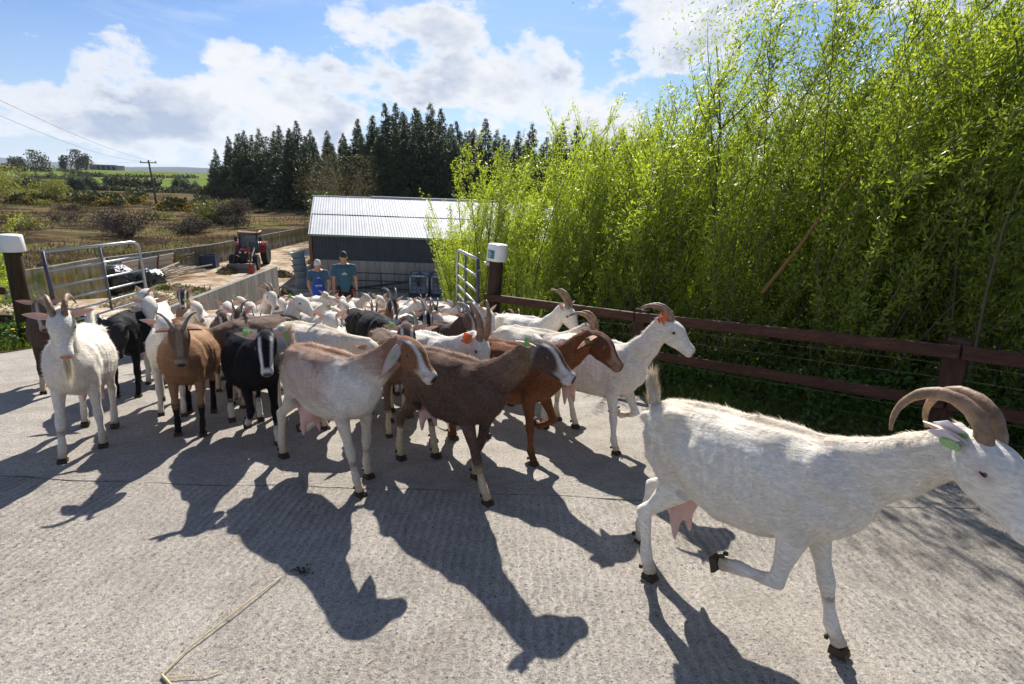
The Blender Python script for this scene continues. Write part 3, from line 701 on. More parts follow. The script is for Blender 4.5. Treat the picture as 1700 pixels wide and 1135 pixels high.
MB().box((-.13, -.08, hh-.18), (.09, .05, .05), bev=.006).build('hinge_bracket', mat('bracket_steel', (.4, .4, .38), .5, .4), tp)

WOOD = mat('dark_red_stained_wood', (.050, .021, .014), .7, 0, .45, 3, .6, 26, c2=(.095, .042, .027), streak=(1.2, 6, 6), bdist=.006)
WOODV = mat('dark_red_stained_post', (.045, .02, .014), .7, 0, .45, 3, .6, 26, c2=(.085, .038, .025), streak=(6, 6, 1.2), bdist=.006)
def fence():
    t = thing('wooden_fence', 'dark red wooden post and rail fence in front of the willows', 'fence', (0, 0, 0))
    py = [5.74, 3.78, 1.72, -.4, -2.4]
    pos = [(fx(y), y) for y in py]
    for i, (x, y) in enumerate(pos):
        z = pz(y); o = MB().box((0, 0, .43), (.15, .15, 1.06), bev=.008).build('post', WOODV, t, False, (x+.055, y+.055, z-.02), (0, .03*(-1)**i, R_(-44)))
    rp = [(-.40, 7.52)]+pos
    for hi, k in ((.86, 0), (.44, 1)):
        for i in range(len(rp)-1):
            (xa, ya), (xb, yb) = rp[i], rp[i+1]
            za = pz(ya)+hi+(.10 if i == 0 else 0)*(1 if hi > .5 else .5); zb = pz(yb)+hi
            off = Vector((-.72, -.70, 0))*.045
            L = Vector((xb-xa, yb-ya, zb-za)); M = L.to_track_quat('X', 'Z').to_matrix().to_4x4()
            n_, w_, h_ = 5, .045, .105 if hi > .5 else .095
            o = MB().box((0, 0, 0), (L.length-.012, w_, h_), bev=.006).build('rail', WOOD, t, False)
            o.matrix_local = Matrix.Translation(Vector(((xa+xb)/2, (ya+yb)/2, (za+zb)/2))+off) @ M
            if hi > .5:
                o2 = MB().box((0, 0, .056), (L.length-.012, .075, .022), bev=.004).build('top_rail_cap', WOOD, t, False); o2.matrix_local = o.matrix_local.copy(); o2.location.z += .012
    wr = mat('fence_wire', (.25, .25, .23), .5, .7)
    for h in (.16, .31, .60, .72):
        pts = []
        for i in range(len(rp)-1):
            for u in np.linspace(0, 1, 6)[:-1]:
                y = rp[i][1]*(1-u)+rp[i+1][1]*u; x = rp[i][0]*(1-u)+rp[i+1][0]*u
                pts.append((x+.10, y+.10, pz(y)+h-.02*math.sin(math.pi*u)))
        MB().tube(pts, .0014, 4).build('wire', wr, t)
    l = thing('wooden_fence', 'two short wooden rails left of the left gate post', 'fence', (0, 0, 0))
    for h in (.80, .38):
        o = MB().box((-.9, 0, 0), (1.75, .05, .11), bev=.006).build('rail', WOOD, l, False, (-7.45, 7.35, pz(7.35)+h), (0, .02, R_(8)))
    MB().box((0, 0, .45), (.14, .14, 1.1), bev=.008).build('post', WOODV, l, False, (-9.15, 7.2, pz(7.2)-.02))
fence()
# utility poles and wires
def upole(label, x, y, top, lean, arm=True):
    z = float(fieldz(x, y)); t = thing('utility_pole', label, 'utility pole', (x, y, z-.1)); t.rotation_euler = (0, lean, 0); h = top-z
    pm = mat('grey_pole_wood', (.09, .08, .07), .9)
    MB().tube([(0, 0, 0), (0, 0, h*.5), (0, 0, h)], [.15, .13, .10], 8).build('pole', pm, t, True)
    if arm:
        MB().box((0, -.12, h-.35), (2.3, .1, .12)).build('crossarm', pm, t)
        for x_ in (-1.05, 0, 1.05): MB().lathe([(.05, h-.29), (.07, h-.2), (.03, h-.08)], 8, Matrix.Translation((x_, -.12, 0))).build('insulator', pm, t)
upole('tall utility pole with a crossarm in the middle of the bog', -51.3, 75, 3.4, -.02)
upole('leaning utility pole at the far left of the field', -126., 140, 4.6, -.08, False)
upole('small distant pole beyond the bog, right of the tall utility pole', -82., 145, 2.6, .0, False)
wm = mat('cable', (.08, .08, .09), .6)
def cable(label, a, b, sag):
    pts = [(Vector(a).lerp(Vector(b), u)-Vector((0, 0, 4*sag*u*(1-u)))) for u in np.linspace(0, 1, 24)]
    tag(MB().tube(pts, .011, 4).build('overhead_cable', wm), label, 'cable')
cable('upper overhead cable rising to the left edge from the tall pole', (-50.4, 75, 3.1), (-24, 19.5, 6.65), .8)
cable('lower overhead cable rising to the left edge from the tall pole', (-52.2, 75, 3.1), (-26, 21.5, 6.1), 1.0)
cable('thin cable between the two field poles', (-51.3, 75, 3.1), (-126, 140, 4.4), .6)
# ------------------------------------------------------------------ grass and undergrowth
GRASS = leafmat('grass_blades', (.09, .165, .02), (.18, .26, .04), .4, .5)
DRY = leafmat('dry_stems', (.20, .16, .08), (.30, .24, .13), .3, .6, tcol=(1.1, 1., .8))
WEED = leafmat('weed_leaves', (.045, .10, .014), (.10, .18, .025), .4, .6)
BRAM = leafmat('bramble_leaves', (.05, .11, .016), (.11, .20, .03), .45, .62)
def blades(name, x, y, z, h, w, mt, lean=.45, kind='stuff'):
    n = len(x); c = np.stack([x, y, z], -1); a = rng.normal(0, lean, (n, 3)); a[:, 2] = 1
    V, F = tris_cloud(c, a, rnd_unit(n)*np.array([1, 1, .1]), h, w); V = V.reshape(n, 4, 3)
    V[:, 1:4:2] = V[:, 1:4:2]*.55+V[:, 0:1]*.45          # widest part low: reads as a blade
    return tag(obj(name, mesh(name, V.reshape(-1, 3), F), mt), kind=kind)
def verge():
    n = 46000; y = rng.uniform(-1.5, 7.6, n); u = rng.beta(1.6, 1.2, n); a = redge(y)-.05; b = fx(y)+.75; x = a+(b-a)*u
    pt = np.sin(x*4.1+y*3.)*np.sin(x*1.7-y*2.3); keep = rng.uniform(0, 1, n) < .55+.6*pt; x, y, u, pt = x[keep], y[keep], u[keep], pt[keep]
    h = rng.uniform(.05, .17, len(x))*(.5+u*1.1)*(1+.5*pt)
    blades('verge_grass', x, y, prof(y)-.02, h, np.full(len(x), .009), GRASS)
    n = 5000; y = rng.uniform(-1.5, 7.6, n); x = redge(y)+(fx(y)+.6-redge(y))*rng.uniform(0.1, 1, n)
    blades('dry_grass', x, y, prof(y)-.02, rng.uniform(.08, .34, n), np.full(n, .006), DRY, .8)
    n = 9000; y = rng.uniform(-1.5, 7.4, n); x = fx(y)-.45+rng.uniform(0, 1.2, n); z = prof(y)+rng.uniform(0, .22, n)*np.clip((x-fx(y)+.5)*1.5, .3, 1.6)
    V, F = tris_cloud(np.stack([x, y, z], -1), rnd_unit(n), np.array([[0, -.2, 1.]])+rnd_unit(n)*.5, rng.uniform(.03, .075, n), rng.uniform(.02, .045, n))
    tag(obj('verge_weeds', mesh('verge_weeds', V, F), WEED), kind='stuff')
    # brambles and nettles behind the fence
    n = 60000; y = rng.uniform(-2.5, 9.5, n); d = rng.uniform(0, 3., n)**1.9; x = np.where(y < 7.5, fx(y)+.25+d, fx(7.5)+.3+d)
    hh_ = .22+.55*np.clip(d/1.0, 0, 1)+.18*np.sin(x*2.3+y*3.1); z = prof(y)+rng.uniform(0, 1, n)**.7*hh_
    V, F = tris_cloud(np.stack([x, y, z], -1), rnd_unit(n), np.array([[0, -.3, 1.]])+rnd_unit(n)*.6, rng.uniform(.035, .085, n), rng.uniform(.018, .045, n))
    tag(obj('undergrowth', mesh('undergrowth', V, F), BRAM), kind='stuff')
    # left verge
    n = 9000; y = rng.uniform(5.6, 8.6, n); x = rng.uniform(-10.5, -6.75, n); keep = (x < -6.95-.1*np.sin(y*5)); x, y = x[keep], y[keep]; n = len(x)
    blades('verge_grass', x, y, prof(y)-.02, rng.uniform(.05, .2, n), np.full(n, .012), GRASS)
    n = 5000; y = rng.uniform(6.6, 8.4, n); x = rng.uniform(-10., -7.1, n)
    V, F = tris_cloud(np.stack([x, y, prof(y)+rng.uniform(0, .35, n)], -1), rnd_unit(n), np.array([[0, -.2, 1.]])+rnd_unit(n)*.6, rng.uniform(.04, .10, n), rng.uniform(.03, .05, n))
    tag(obj('verge_weeds', mesh('verge_weeds', V, F), WEED), kind='stuff')
    ym = mat('dandelion_yellow', (.75, .52, .01), .6)
    for i in range(16):
        x, y = (rng.uniform(-8.2, -7.0), rng.uniform(6.3, 7.4)) if i < 11 else (rng.uniform(-6.6, -6.2), rng.uniform(7.6, 7.9))
        h = rng.uniform(.16, .30); t = thing('dandelion', 'yellow dandelion in the grass at the left gate post', 'flower', (x, y, pz(y)), rng.uniform(0, 3), 'dandelions by the left gate')
        MB().tube([(0, 0, 0), (.01, 0, h)], .003, 4).build('stem', WEED, t)
        MB().lathe([(.006, h-.004), (.026, h+.004), (.022, h+.014), (.0, h+.016)], 10, Matrix.Translation((.01, 0, 0))).build('flower_head', ym, t)
verge()

# ------------------------------------------------------------------ willows
BARK = mat('willow_bark', (.10, .085, .05), .8, 0, .3, 9, c2=(.14, .13, .06), streak=(1, 1, .3))
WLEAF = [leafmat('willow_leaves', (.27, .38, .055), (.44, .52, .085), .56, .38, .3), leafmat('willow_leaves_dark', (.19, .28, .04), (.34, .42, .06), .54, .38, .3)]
def stem_path(p, d, L, n, curve, wob):
    pts = [np.array(p, float)]; d = np.array(d, float)
    for i in range(n):
        d = d+np.array(curve)/n+rng.normal(0, wob, 3); d /= np.linalg.norm(d); pts.append(pts[-1]+d*L/n)
    return np.array(pts)
def willow_proto(seed, H=4.2, nst=13, nleaf=8500, spread=.30, big=False):
    global rng
    sv = rng; rng = np.random.default_rng(seed)
    wood = MB(); lc = []; la = []
    for s in range(nst):
        a = rng.uniform(0, 6.28); r0 = rng.uniform(.03, .28); L = H*rng.uniform(.7, 1.08)
        d = (math.cos(a)*spread*rng.uniform(.3, 1)+.05, math.sin(a)*spread*rng.uniform(.3, 1), 1)
        pts = stem_path((math.cos(a)*r0, math.sin(a)*r0, 0), d, L, 9, (.32, .02, .10), .045)
        rr = list(np.linspace(.016, .0025, 10)*rng.uniform(.6, 1.2)); wood.tube(pts, rr, 5, False)
        tw = []
        for k in range(20 if not big else 22):
            u = rng.uniform(.06, .97); i = min(8, int(u*9)); p = pts[i]+(pts[i+1]-pts[i])*(u*9-i)
            b = rng.uniform(0, 6.28); ld = L*rng.uniform(.12, .27)*(1.15-u*.6)
            dd = np.array([math.cos(b)*.85+.15, math.sin(b)*.85, .9]); q = stem_path(p, dd, ld, 4, (.15, 0, .55), .07)
            wood.tube(q, [.006, .0045, .003, .002, .001], 3, False); tw.append(q)
        tw.append(pts[3:]); w_ = np.array([len(q) and np.linalg.norm(q[-1]-q[0]) for q in tw]); w_ /= w_.sum()
        for q, ww in zip(tw, w_):
            m_ = max(3, int(nleaf/nst*ww)); u = rng.uniform(.05, 1, m_)*(len(q)-1.001); i = u.astype(int); p = q[i]+(q[i+1]-q[i])*(u-i)[:, None]
            t_ = q[i+1]-q[i]; t_ /= np.linalg.norm(t_, axis=1, keepdims=True)+1e-9
            lc.append(p+rng.normal(0, .030, p.shape)); la.append(t_*.75+rnd_unit(m_)*.85)
    lc = np.concatenate(lc); la = np.concatenate(la); n = len(lc)
    V, F = tris_cloud(lc, la, rnd_unit(n), rng.uniform(.040, .088, n), rng.uniform(.012, .023, n))
    me = mesh('foliage', V, F); w_ = mesh('stems', wood.v, wood.f, True)
    rng = sv; return w_, me
WP = [willow_proto(11+i, 4.2, 14, 16500) for i in range(5)]
SP_ = [willow_proto(31+i, 3.3, 11, 9000, .38) for i in range(2)]
def willow(x, y, s, rz, proto, label, group, mi=0, lean=0.):
    t = thing('willow', label, 'willow', (x, y, pz(y)-.05), rz, group); t.scale = (s, s, s)
    w_, me = proto
    a = obj('stems', w_, BARK, t); b = obj('foliage', me, WLEAF[0], t)
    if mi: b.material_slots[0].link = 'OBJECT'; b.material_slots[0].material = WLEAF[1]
    t.rotation_euler = (0, lean, rz); return t
def thicket():
    GF, GB, GL = 'willows along the fence', 'willows deep in the thicket', 'willows beside the lane beyond the gate'
    for row, (off, n, sc) in enumerate(((1.5, 12, .93), (2.1, 11, 1.0), (2.7, 10, 1.07), (3.9, 9, 1.15), (5.4, 9, 1.22))):
        for i in range(n):
            y = 8.3-(10.8+row*.6)*(i+.5*(row % 2))/(n-1)+rng.uniform(-.25, .25)+row*.55; x = fx(y)*1.0+off*1.02+rng.uniform(-.2, .2)
            if y > 7.5: x = fx(7.5)+off*1.05+rng.uniform(-.2, .2)-(y-7.5)*.2
            s = sc*rng.uniform(.86, 1.04)*float(np.interp(y, [2, 5, 6.5, 7.5, 8.5], [1.22, 1.17, 1.12, 1.06, 1.0]))
            willow(x, y, s, rng.uniform(-.6, .6), WP[int(rng.integers(5))],
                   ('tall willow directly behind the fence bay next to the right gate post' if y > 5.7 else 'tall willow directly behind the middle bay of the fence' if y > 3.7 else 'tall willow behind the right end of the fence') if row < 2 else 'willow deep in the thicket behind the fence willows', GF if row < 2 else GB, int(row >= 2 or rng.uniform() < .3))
    for x, y, s in ((.1, 9.3, .92), (.75, 9.7, 1.02), (-.40, 10.6, .93), (.4, 11.2, 1.03), (1.3, 10.9, 1.05), (-.85, 12.0, .95), (0., 12.8, 1.04), (-1.4, 12.9, .84), (1.0, 13.6, 1.05), (5.3, 7.6, 1.2), (6.4, 9.2, 1.25), (4.6, 6.9, 1.15), (7.5, 11., 1.3), (5.6, 9.8, 1.2),
                    (-.7, 15.0, .80), (.7, 16., .9), (-2.0, 16.4, .86), (-2.3, 18.2, 1.0), (-1.0, 17.6, .95), (2.4, 12.2, 1.1), (2.2, 15., 1.1), (3.6, 10., 1.15), (4.6, 12., 1.2), (-.3, 18.5, .95), (1.5, 18.6, 1.05)):
        willow(x+.1, y, s, rng.uniform(-.6, .6), WP[int(rng.integers(5))] if y < 14 else SP_[int(rng.integers(2))], 'yellow-green willow in the row running down towards the shed', GL, int(rng.uniform() < .25))
    # lone loose willow that hangs over the shed roof, and a few near the post foot
    t = willow(-1.45, 13.2, 1.02, 2.6, SP_[0], 'sparse willow with drooping sprays in front of the shed roof', None, 0, -.16)
    t = willow(.35, 8.0, .55, .3, SP_[1], 'short young willow right behind the right gate post', None, 0)
    t = willow(-11., 10.2, .62, 1., SP_[1], 'bright willow sprig at the left edge beyond the fence rails', None, 0)
    # the broken yellow stem leaning in the thicket
    o = MB().tube([(0, 0, 0), (.33, .05, .5), (.62, .1, 1.02), (.82, .12, 1.35)], [.022, .02, .014, .008], 6).build('broken_branch', mat('ochre_bark', (.22, .13, .035), .7, 0, .2), None, True, (2.62, 5.35, .60))
    tag(o, 'broken orange-brown branch leaning among the willow leaves', 'branch')
    # taller sapling
    st = MB(); p = stem_path((0, 0, 0), (-.02, 0, 1), 4.3, 8, (.05, 0, .1), .05); st.tube(p, list(np.linspace(.028, .008, 9)), 7)
    for i in (4, 5, 6):
        for s_ in (-1, 1): st.tube(stem_path(p[i], (s_*.6+.2, .1, .8), 1.3, 4, (.2, 0, .4), .05), [.011, .009, .007, .004, .002], 5)
    t = thing('young_tree', 'taller tree with a bare grey trunk standing in the willow thicket', 'tree', (2.62, 6.6, pz(6.6)))
    st.build('trunk', mat('grey_bark', (.12, .10, .08), .85, 0, .3, 8, .5, 20), t, True)
    n = 5000; c = np.array([.35, .1, 4.2])+rng.normal(0, 1, (n, 3))*np.array([.55, .5, .6])
    V, F = tris_cloud(c, rnd_unit(n)+np.array([.2, 0, .6]), rnd_unit(n), rng.uniform(.035, .07, n), rng.uniform(.012, .02, n)); obj('crown', mesh('crown', V, F), WLEAF[1], t)
thicket()

# ------------------------------------------------------------------ conifers
NEED = [leafmat('spruce_needles', (.045, .078, .032), (.09, .13, .05), .12, .6, .5, (1, 1.1, .6)), leafmat('pine_needles', (.055, .08, .028), (.095, .125, .042), .12, .6, .5, (1, 1.1, .6))]
CB = mat('conifer_bark', (.06, .045, .035), .9)
def conifer_proto(seed, H=14., R0=3.2, p=.8, n=9500, base=.04):
    r = np.random.default_rng(seed); c = []; a = []
    wh = np.linspace(base, .985, 34)
    for k, h in enumerate(wh):
        R = R0*(1-h)**p*(.85+.3*r.uniform()); nb = int(6+7*(1-h)); cnt = max(1, int(n/34/nb*(.35+1.3*(1-h))))
        for b in range(nb):
            th = r.uniform(0, 6.28); rb = R*r.uniform(.6, 1.15); u = r.uniform(.12, 1, cnt)**.7; dr = -.25*(1-h)+.22*u*.6
            q = np.stack([np.cos(th)*rb*u, np.sin(th)*rb*u, H*h+rb*u*(-.18-.2*(1-h))+rb*u*u*.25], -1)+r.normal(0, .10, (cnt, 3))*(1+(1-h))
            c.append(q); a.append(np.stack([np.cos(th)+0*u, np.sin(th)+0*u, .15+0*u], -1)+r.normal(0, .55, (cnt, 3)))
    c = np.concatenate(c); a = np.concatenate(a); m_ = len(c); s = (.25+.75*(1-c[:, 2]/H))
    nr = r.normal(size=(m_, 3))*.6+np.array([0, 0, 1.]); V, F = tris_cloud(c, a, nr, r.uniform(.45, 1.0, m_)*s*1.2, r.uniform(.20, .42, m_)*s*1.1)
    return mesh('crown', V, F), mesh('trunk', *(lambda m__: (m__.v, m__.f))(MB().tube([(0, 0, 0), (0, 0, H*.5), (0, 0, H)], [.22, .13, .03], 7)))
CP = [conifer_proto(50+i, 14., 3.6+.3*i, .9) for i in range(4)]+[conifer_proto(60+i, 11., 4.2, .55) for i in range(2)]
def conifer(px, y, topz, k, label, group, name='spruce_tree', zb=None, mi=0, wide=1.):
    x = px*y; z = float(fieldz(x, y)) if zb is None else zb; H = (topz-z)/(14. if k < 4 else 11.)
    t = thing(name, label, 'conifer', (x, y, z-.2), rng.uniform(0, 6), group); t.scale = (H*wide, H*wide, H)
    c, tr = CP[k]; o = obj('crown', c, NEED[0], t); obj('trunk', tr, CB, t)
    if mi: o.material_slots[0].link = 'OBJECT'; o.material_slots[0].material = NEED[1]
    return t
def forest():
    G = 'conifers of the plantation'
    top = lambda q: 2.0*(q > -.56)+float(np.interp(q, [-.60, -.57, -.53, -.50, -.46, -.42, -.37, -.33, -.29, -.25, -.22, -.18, -.15, -.12, -.08, 0., .3, .8], [2.2, 4.8, 7.4, 8.7, 8.6, 8.6, 7.8, 7.9, 9.8, 11.2, 12.2, 12.3, 12.0, 11.2, 10.3, 9.5, 9.5, 9]))
    for row, (y, n) in enumerate(((84, 36), (91, 36), (99, 34), (108, 32))):
        for i in range(n):
            q = -.585+(.95)*(i+.5*(row % 2))/(n-1)+rng.uniform(-.006, .006)
            if row == 0 and q < -.42: continue
            if row == 1 and q < -.53: continue
            if q < -.575 and row < 3: continue
            tz = top(q)+rng.uniform(-2.3, .5)+(.0 if row else -2.2)
            if q > .02 and row > 1: continue
            k = int(rng.integers(4)) if (q > -.33 or row > 1) else int(rng.integers(6))
            conifer(q, y+rng.uniform(-2, 2)+(10 if q < -.45 else 0), tz, k, 'dark conifer in the plantation behind the shed' if row < 2 else 'dark conifer in the back rows of the plantation', G+(' front' if row < 2 else ' back'), mi=int(k > 3 or rng.uniform() < .25))
    for q, y, tz in ((-.785, 165, 3.0), (-.77, 160, 2.0), (-.75, 158, 1.3)):
        conifer(q*.86+.04-.0, y, tz-1.2, 4, 'dark conifer clump in the bog right of the tall utility pole', 'conifers beyond the utility pole', wide=1.5)
    for i in range(16):
        q = -.935+.0088*i; conifer(q, 150+rng.uniform(-6, 14), rng.uniform(-.2, .8)+(.4 if i > 6 else 0), 4+i % 2, 'dark conifer in the shelter belt at the far left', 'conifers of the left shelter belt', wide=1.7, mi=i % 2)
forest()

# ------------------------------------------------------------------ broad bushes, gorse, brush, far trees
TWIG = mat('brown_twigs', (.13, .10, .065), .9, 0, .2, 5)
def bush(name, label, cat, x, y, z, rx, ry, h, mt, n, L, Wd, group=None, tw=60, flat=.6, twm=None, sh=1.):
    t = thing(name, label, cat, (x, y, z), 0, group); c = []
    ncl = 14; cc = rng.uniform(-1, 1, (ncl, 3)); cc[:, 2] = rng.uniform(.25, .95, ncl); rad = np.sqrt(np.maximum(0.05, 1-(cc[:, 2]-.3)**2)); cc[:, :2] *= rad[:, None]*.75
    k = rng.integers(0, ncl, n); p = cc[k]+rnd_unit(n)*rng.uniform(.15, .42, (n, 1)); p[:, 2] = np.clip(p[:, 2], .02, 1.1)
    p = p*np.array([rx, ry, h])
    V, F = tris_cloud(p, rnd_unit(n)+np.array([0, 0, .5]), rnd_unit(n)*.7+np.array([0, 0, .6]), rng.uniform(.6, 1.3, n)*L, rng.uniform(.6, 1.3, n)*Wd)
    obj('foliage', mesh('foliage', V, F), mt, t)
    m_ = MB()
    for i in range(tw):
        a = rng.uniform(0, 6.28); e = cc[i % ncl]*np.array([rx, ry, h])*rng.uniform(.8, 1.15); s0 = np.array([e[0]*.15, e[1]*.15, 0])
        m_.tube([s0, (s0+e)/2+rng.normal(0, .08*rx, 3)*np.array([1, 1, .3]), e], [.02*sh, .014*sh, .005*sh], 4, False)
    m_.build('stems', twm or TWIG, t); return t
G1_ = leafmat('gorse_green', (.035, .05, .012), (.07, .085, .02), .15, .7); G2_ = leafmat('gorse_flower', (.40, .27, .03), (.26, .17, .02), .15, .7, tcol=(1, .9, .5))
RUSH = leafmat('rush_tufts', (.10, .068, .038), (.18, .125, .07), .25, .7, tcol=(1, .95, .7)); RUSHG = leafmat('green_tufts', (.06, .09, .02), (.12, .15, .035), .25, .7)
BRUSH = leafmat('dead_brush', (.05, .038, .028), (.11, .085, .06), .1, .8, tcol=(1, .9, .8)); SALL = leafmat('sallow_leaves', (.16, .17, .04), (.24, .25, .07), .3, .6)
GORSE_ = []
for i in range(26):
    y = rng.uniform(72, 104); q = rng.choice([rng.uniform(-.93, -.72), rng.uniform(-.66, -.58), rng.uniform(-.95, -.76)]); x = q*y; z = float(fieldz(x, y))
    t = bush('gorse_bush', 'gorse bush with dull yellow flowers out on the bog', 'bush', x, y, z-.1, rng.uniform(1.8, 3.4), 1.8, rng.uniform(.9, 1.5), G1_, 380, .5, .28, 'gorse bushes on the bog', 8)
    n = 330; p = rnd_unit(n)*np.array([2.4, 1.6, 1.3]); p[:, 2] = abs(p[:, 2])*.8+.2
    V, F = tris_cloud(p, rnd_unit(n), rnd_unit(n), rng.uniform(.18, .45, n), rng.uniform(.14, .32, n)); tag(obj('flowers', mesh('flowers', V, F), G2_, t), kind='stuff')
for x, y, rx, h, lb, m_ in ((-30.2, 40, 2.7, 1.75, 'big tangled heap of cut brush in the bog behind the wall', BRUSH), (-28.0, 45, 1.5, 1.1, 'small brush heap between the two larger ones', BRUSH), (-29.2, 54, 1.9, 2.3, 'brush heap with ivy left of the plantation', BRUSH), (-31.4, 55.5, 2.0, 2.2, 'grey-green bush growing against the brush heap by the plantation', SALL)):
    bush('brush_pile', lb, 'brush pile', x, y, float(fieldz(x, y))-.1, rx, 2.2, h, m_, 2600, .34, .05 if m_ is BRUSH else .10, None, 130, twm=mat('dark_twigs', (.055, .04, .03), .9))
bush('sallow_bush', 'large rounded olive-green sallow at the left edge of the bog', 'bush', -80, 80, float(fieldz(-80, 80))-.1, 7.5, 5, 4.6, SALL, 6000, .38, .16, None, 80)
bush('sallow_bush', 'smaller olive sallow right of the big rounded one', 'bush', -71.5, 80, float(fieldz(-71.5, 80))-.1, 4., 4, 3.2, SALL, 2500, .35, .15, None, 50)
bush('bare_willow', 'leafless brown willow behind the wall left of the shed', 'tree', -19.0, 56.5, -3.4, 4.6, 2.6, 6.6, leafmat('budding_twigs', (.14, .12, .07), (.2, .18, .09), .2, .7), 4200, .42, .035, None, 240, twm=mat('pale_twigs', (.17, .14, .10), .9), sh=1.5)
bush('ivy_bush', 'dark green ivy-covered bush against the left gable of the shed', 'bush', -17.2, 46.5, -4.3, 1.6, 1.5, 4.3, leafmat('ivy', (.03, .05, .012), (.07, .10, .02), .3, .5), 2600, .22, .15, None, 30)
for i in range(12):
    y = rng.uniform(36, 84); q = rng.uniform(-1.0, -.5); x = q*y
    if x > -23: continue
    bush('low_scrub', 'low brown scrub on the open bog', 'bush', x, y, float(fieldz(x, y))-.1, rng.uniform(.8, 2.2), 1.2, rng.uniform(.5, 1.1), (BRUSH, RUSH, SALL)[i % 3], 500, .3, .08, 'low scrub on the bog', 14)
def tufts(name, n, mt, ymin, ymax, h, w):
    y = ymin*(ymax/ymin)**rng.uniform(0, 1, n); q = rng.uniform(-1.15, -.40, n); x = q*y
    keep = (x < np.interp(y, [p[1] for p in WL], [p[0] for p in WL])-.3) & (rng.uniform(0, 1, n) < .5+.6*np.sin(x*.33)*np.sin(y*.21+x*.1)); x, y = x[keep], y[keep]; n = len(x)
    z = fieldz(x, y)
    blades(name, x, y, z-.03, h*rng.uniform(.4, 1.2, n)*(1+y/90), w*(1+y/40)*np.ones(n), mt, .5)
tufts('rush_tufts', 26000, RUSH, 11, 130, .32, .035); tufts('green_tufts', 15000, RUSHG, 11, 110, .22, .035); tufts('dead_bracken', 12000, BRUSH, 14, 100, .25, .05)
# bank of rough growth left of the gate post
n = 9000; y = rng.uniform(9, 13, n); x = -12.6+rng.normal(0, 1.2, n)-(y-9)*.5
V, F = tris_cloud(np.stack([x, y, prof(y)+rng.uniform(0, .9, n)*np.clip((-11-x)*.5, .2, 1)], -1), rnd_unit(n), rnd_unit(n)+np.array([0, 0, .6]), rng.uniform(.05, .12, n), rng.uniform(.03, .06, n)); tag(obj('bank_growth', mesh('bank_growth', V, F), WEED), kind='stuff')
# things on the far hill
FT = leafmat('far_tree_leaves', (.05, .06, .03), (.09, .10, .05), .2, .7)
for q, y, rx, h, lb in ((-.895, 300, 7, 9, 'broad dark tree on the skyline left of the field'), (-.935, 305, 5, 5.5, 'low dark tree at the left end of the skyline group'), (-.845, 315, 4, 7, 'thin bare tree between the two dark skyline trees'), (-.822, 320, 5.5, 10, 'tall dark tree on the skyline near the far barn'), (-.805, 322, 4, 8, 'right one of the two joined skyline trees'), (-1.0, 280, 7, 6, 'dark round tree at the far left skyline')):
    x = q*y; bush('far_tree', lb, 'tree', x, y, float(fieldz(x, y))-.2, rx, 3, h, FT, 700, 1.1, .6, None, 14, sh=8)
def farbarn():
    x, y = -.765*340, 340; z = float(fieldz(x, y)); t = thing('far_barn', 'small grey barn on the far green hill', 'barn', (x, y, z-.3), .1)
    MB().box((0, 0, 1.6), (16, 8, 3.2)).build('wall', mat('far_wall', (.22, .23, .24), .8), t)
    MB().prism([(-8.4, 3.2), (8.4, 3.2), (8.2, 3.5), (-8.2, 3.5)], -4.3, 4.3).build('roof', mat('far_roof', (.2, .24, .28), .6), t)
    for i in range(5): MB().box((-6+i*3, -4.03, 1.4), (1.6, .1, 2.2)).build('opening', mat('far_dark', (.04, .05, .06)), t)
farbarn()
HEDGE = leafmat('hedge_leaves', (.04, .045, .02), (.08, .08, .035), .15, .8)
def hedge(label, a, b, h, n, sz=.9):
    u = rng.uniform(0, 1, n); x = a[0]+(b[0]-a[0])*u+rng.normal(0, .5, n); y = a[1]+(b[1]-a[1])*u+rng.normal(0, .5, n); z = fieldz(x, y)+rng.uniform(0, 1, n)*h*(1+.3*np.sin(u*90))
    V, F = tris_cloud(np.stack([x, y, z], -1), rnd_unit(n), rnd_unit(n)+np.array([0, 0, .5]), rng.uniform(.5, 1.2, n)*sz, rng.uniform(.3, .7, n)*sz); tag(obj('hedge', mesh('hedge', V, F), HEDGE), label, 'hedge')
hedge('dark hedge crossing the middle of the green hill', (-.84*225, 225), (-.60*250, 250), 1.2, 1500)
hedge('hedge running diagonally up the green hill', (-.86*290, 290), (-.78*226, 226), 1.2, 900)
hedge('long low hedge between the bog and the green hill', (-.98*150, 148), (-.50*154, 154), 1.2, 4200, .7)
hedge('purplish thicket at the foot of the green hill', (-.80*165, 170), (-.70*165, 172), 2.6, 1400, 1.)
hedge('dark scrub at the foot of the plantation', (-.60*106, 106), (-.36*82, 82), 2.4, 3600, .8)
hedge('low hedge on the hill skyline', (-1.06*260, 262), (-.88*262, 265), 3., 1400, 1.3)
fm = mat('grey_pole_wood', (.09, .08, .07))
for i in range(9):
    y = 148; x = (-.68+.012*i)*y; o = MB().tube([(0, 0, 0), (0, 0, 1.5)], .07, 5).build('fence_stake', fm, None, False, (x, y, float(fieldz(x, y)))); tag(o, 'fence post at the foot of the green hill', 'fence post', 'distant field fence posts')
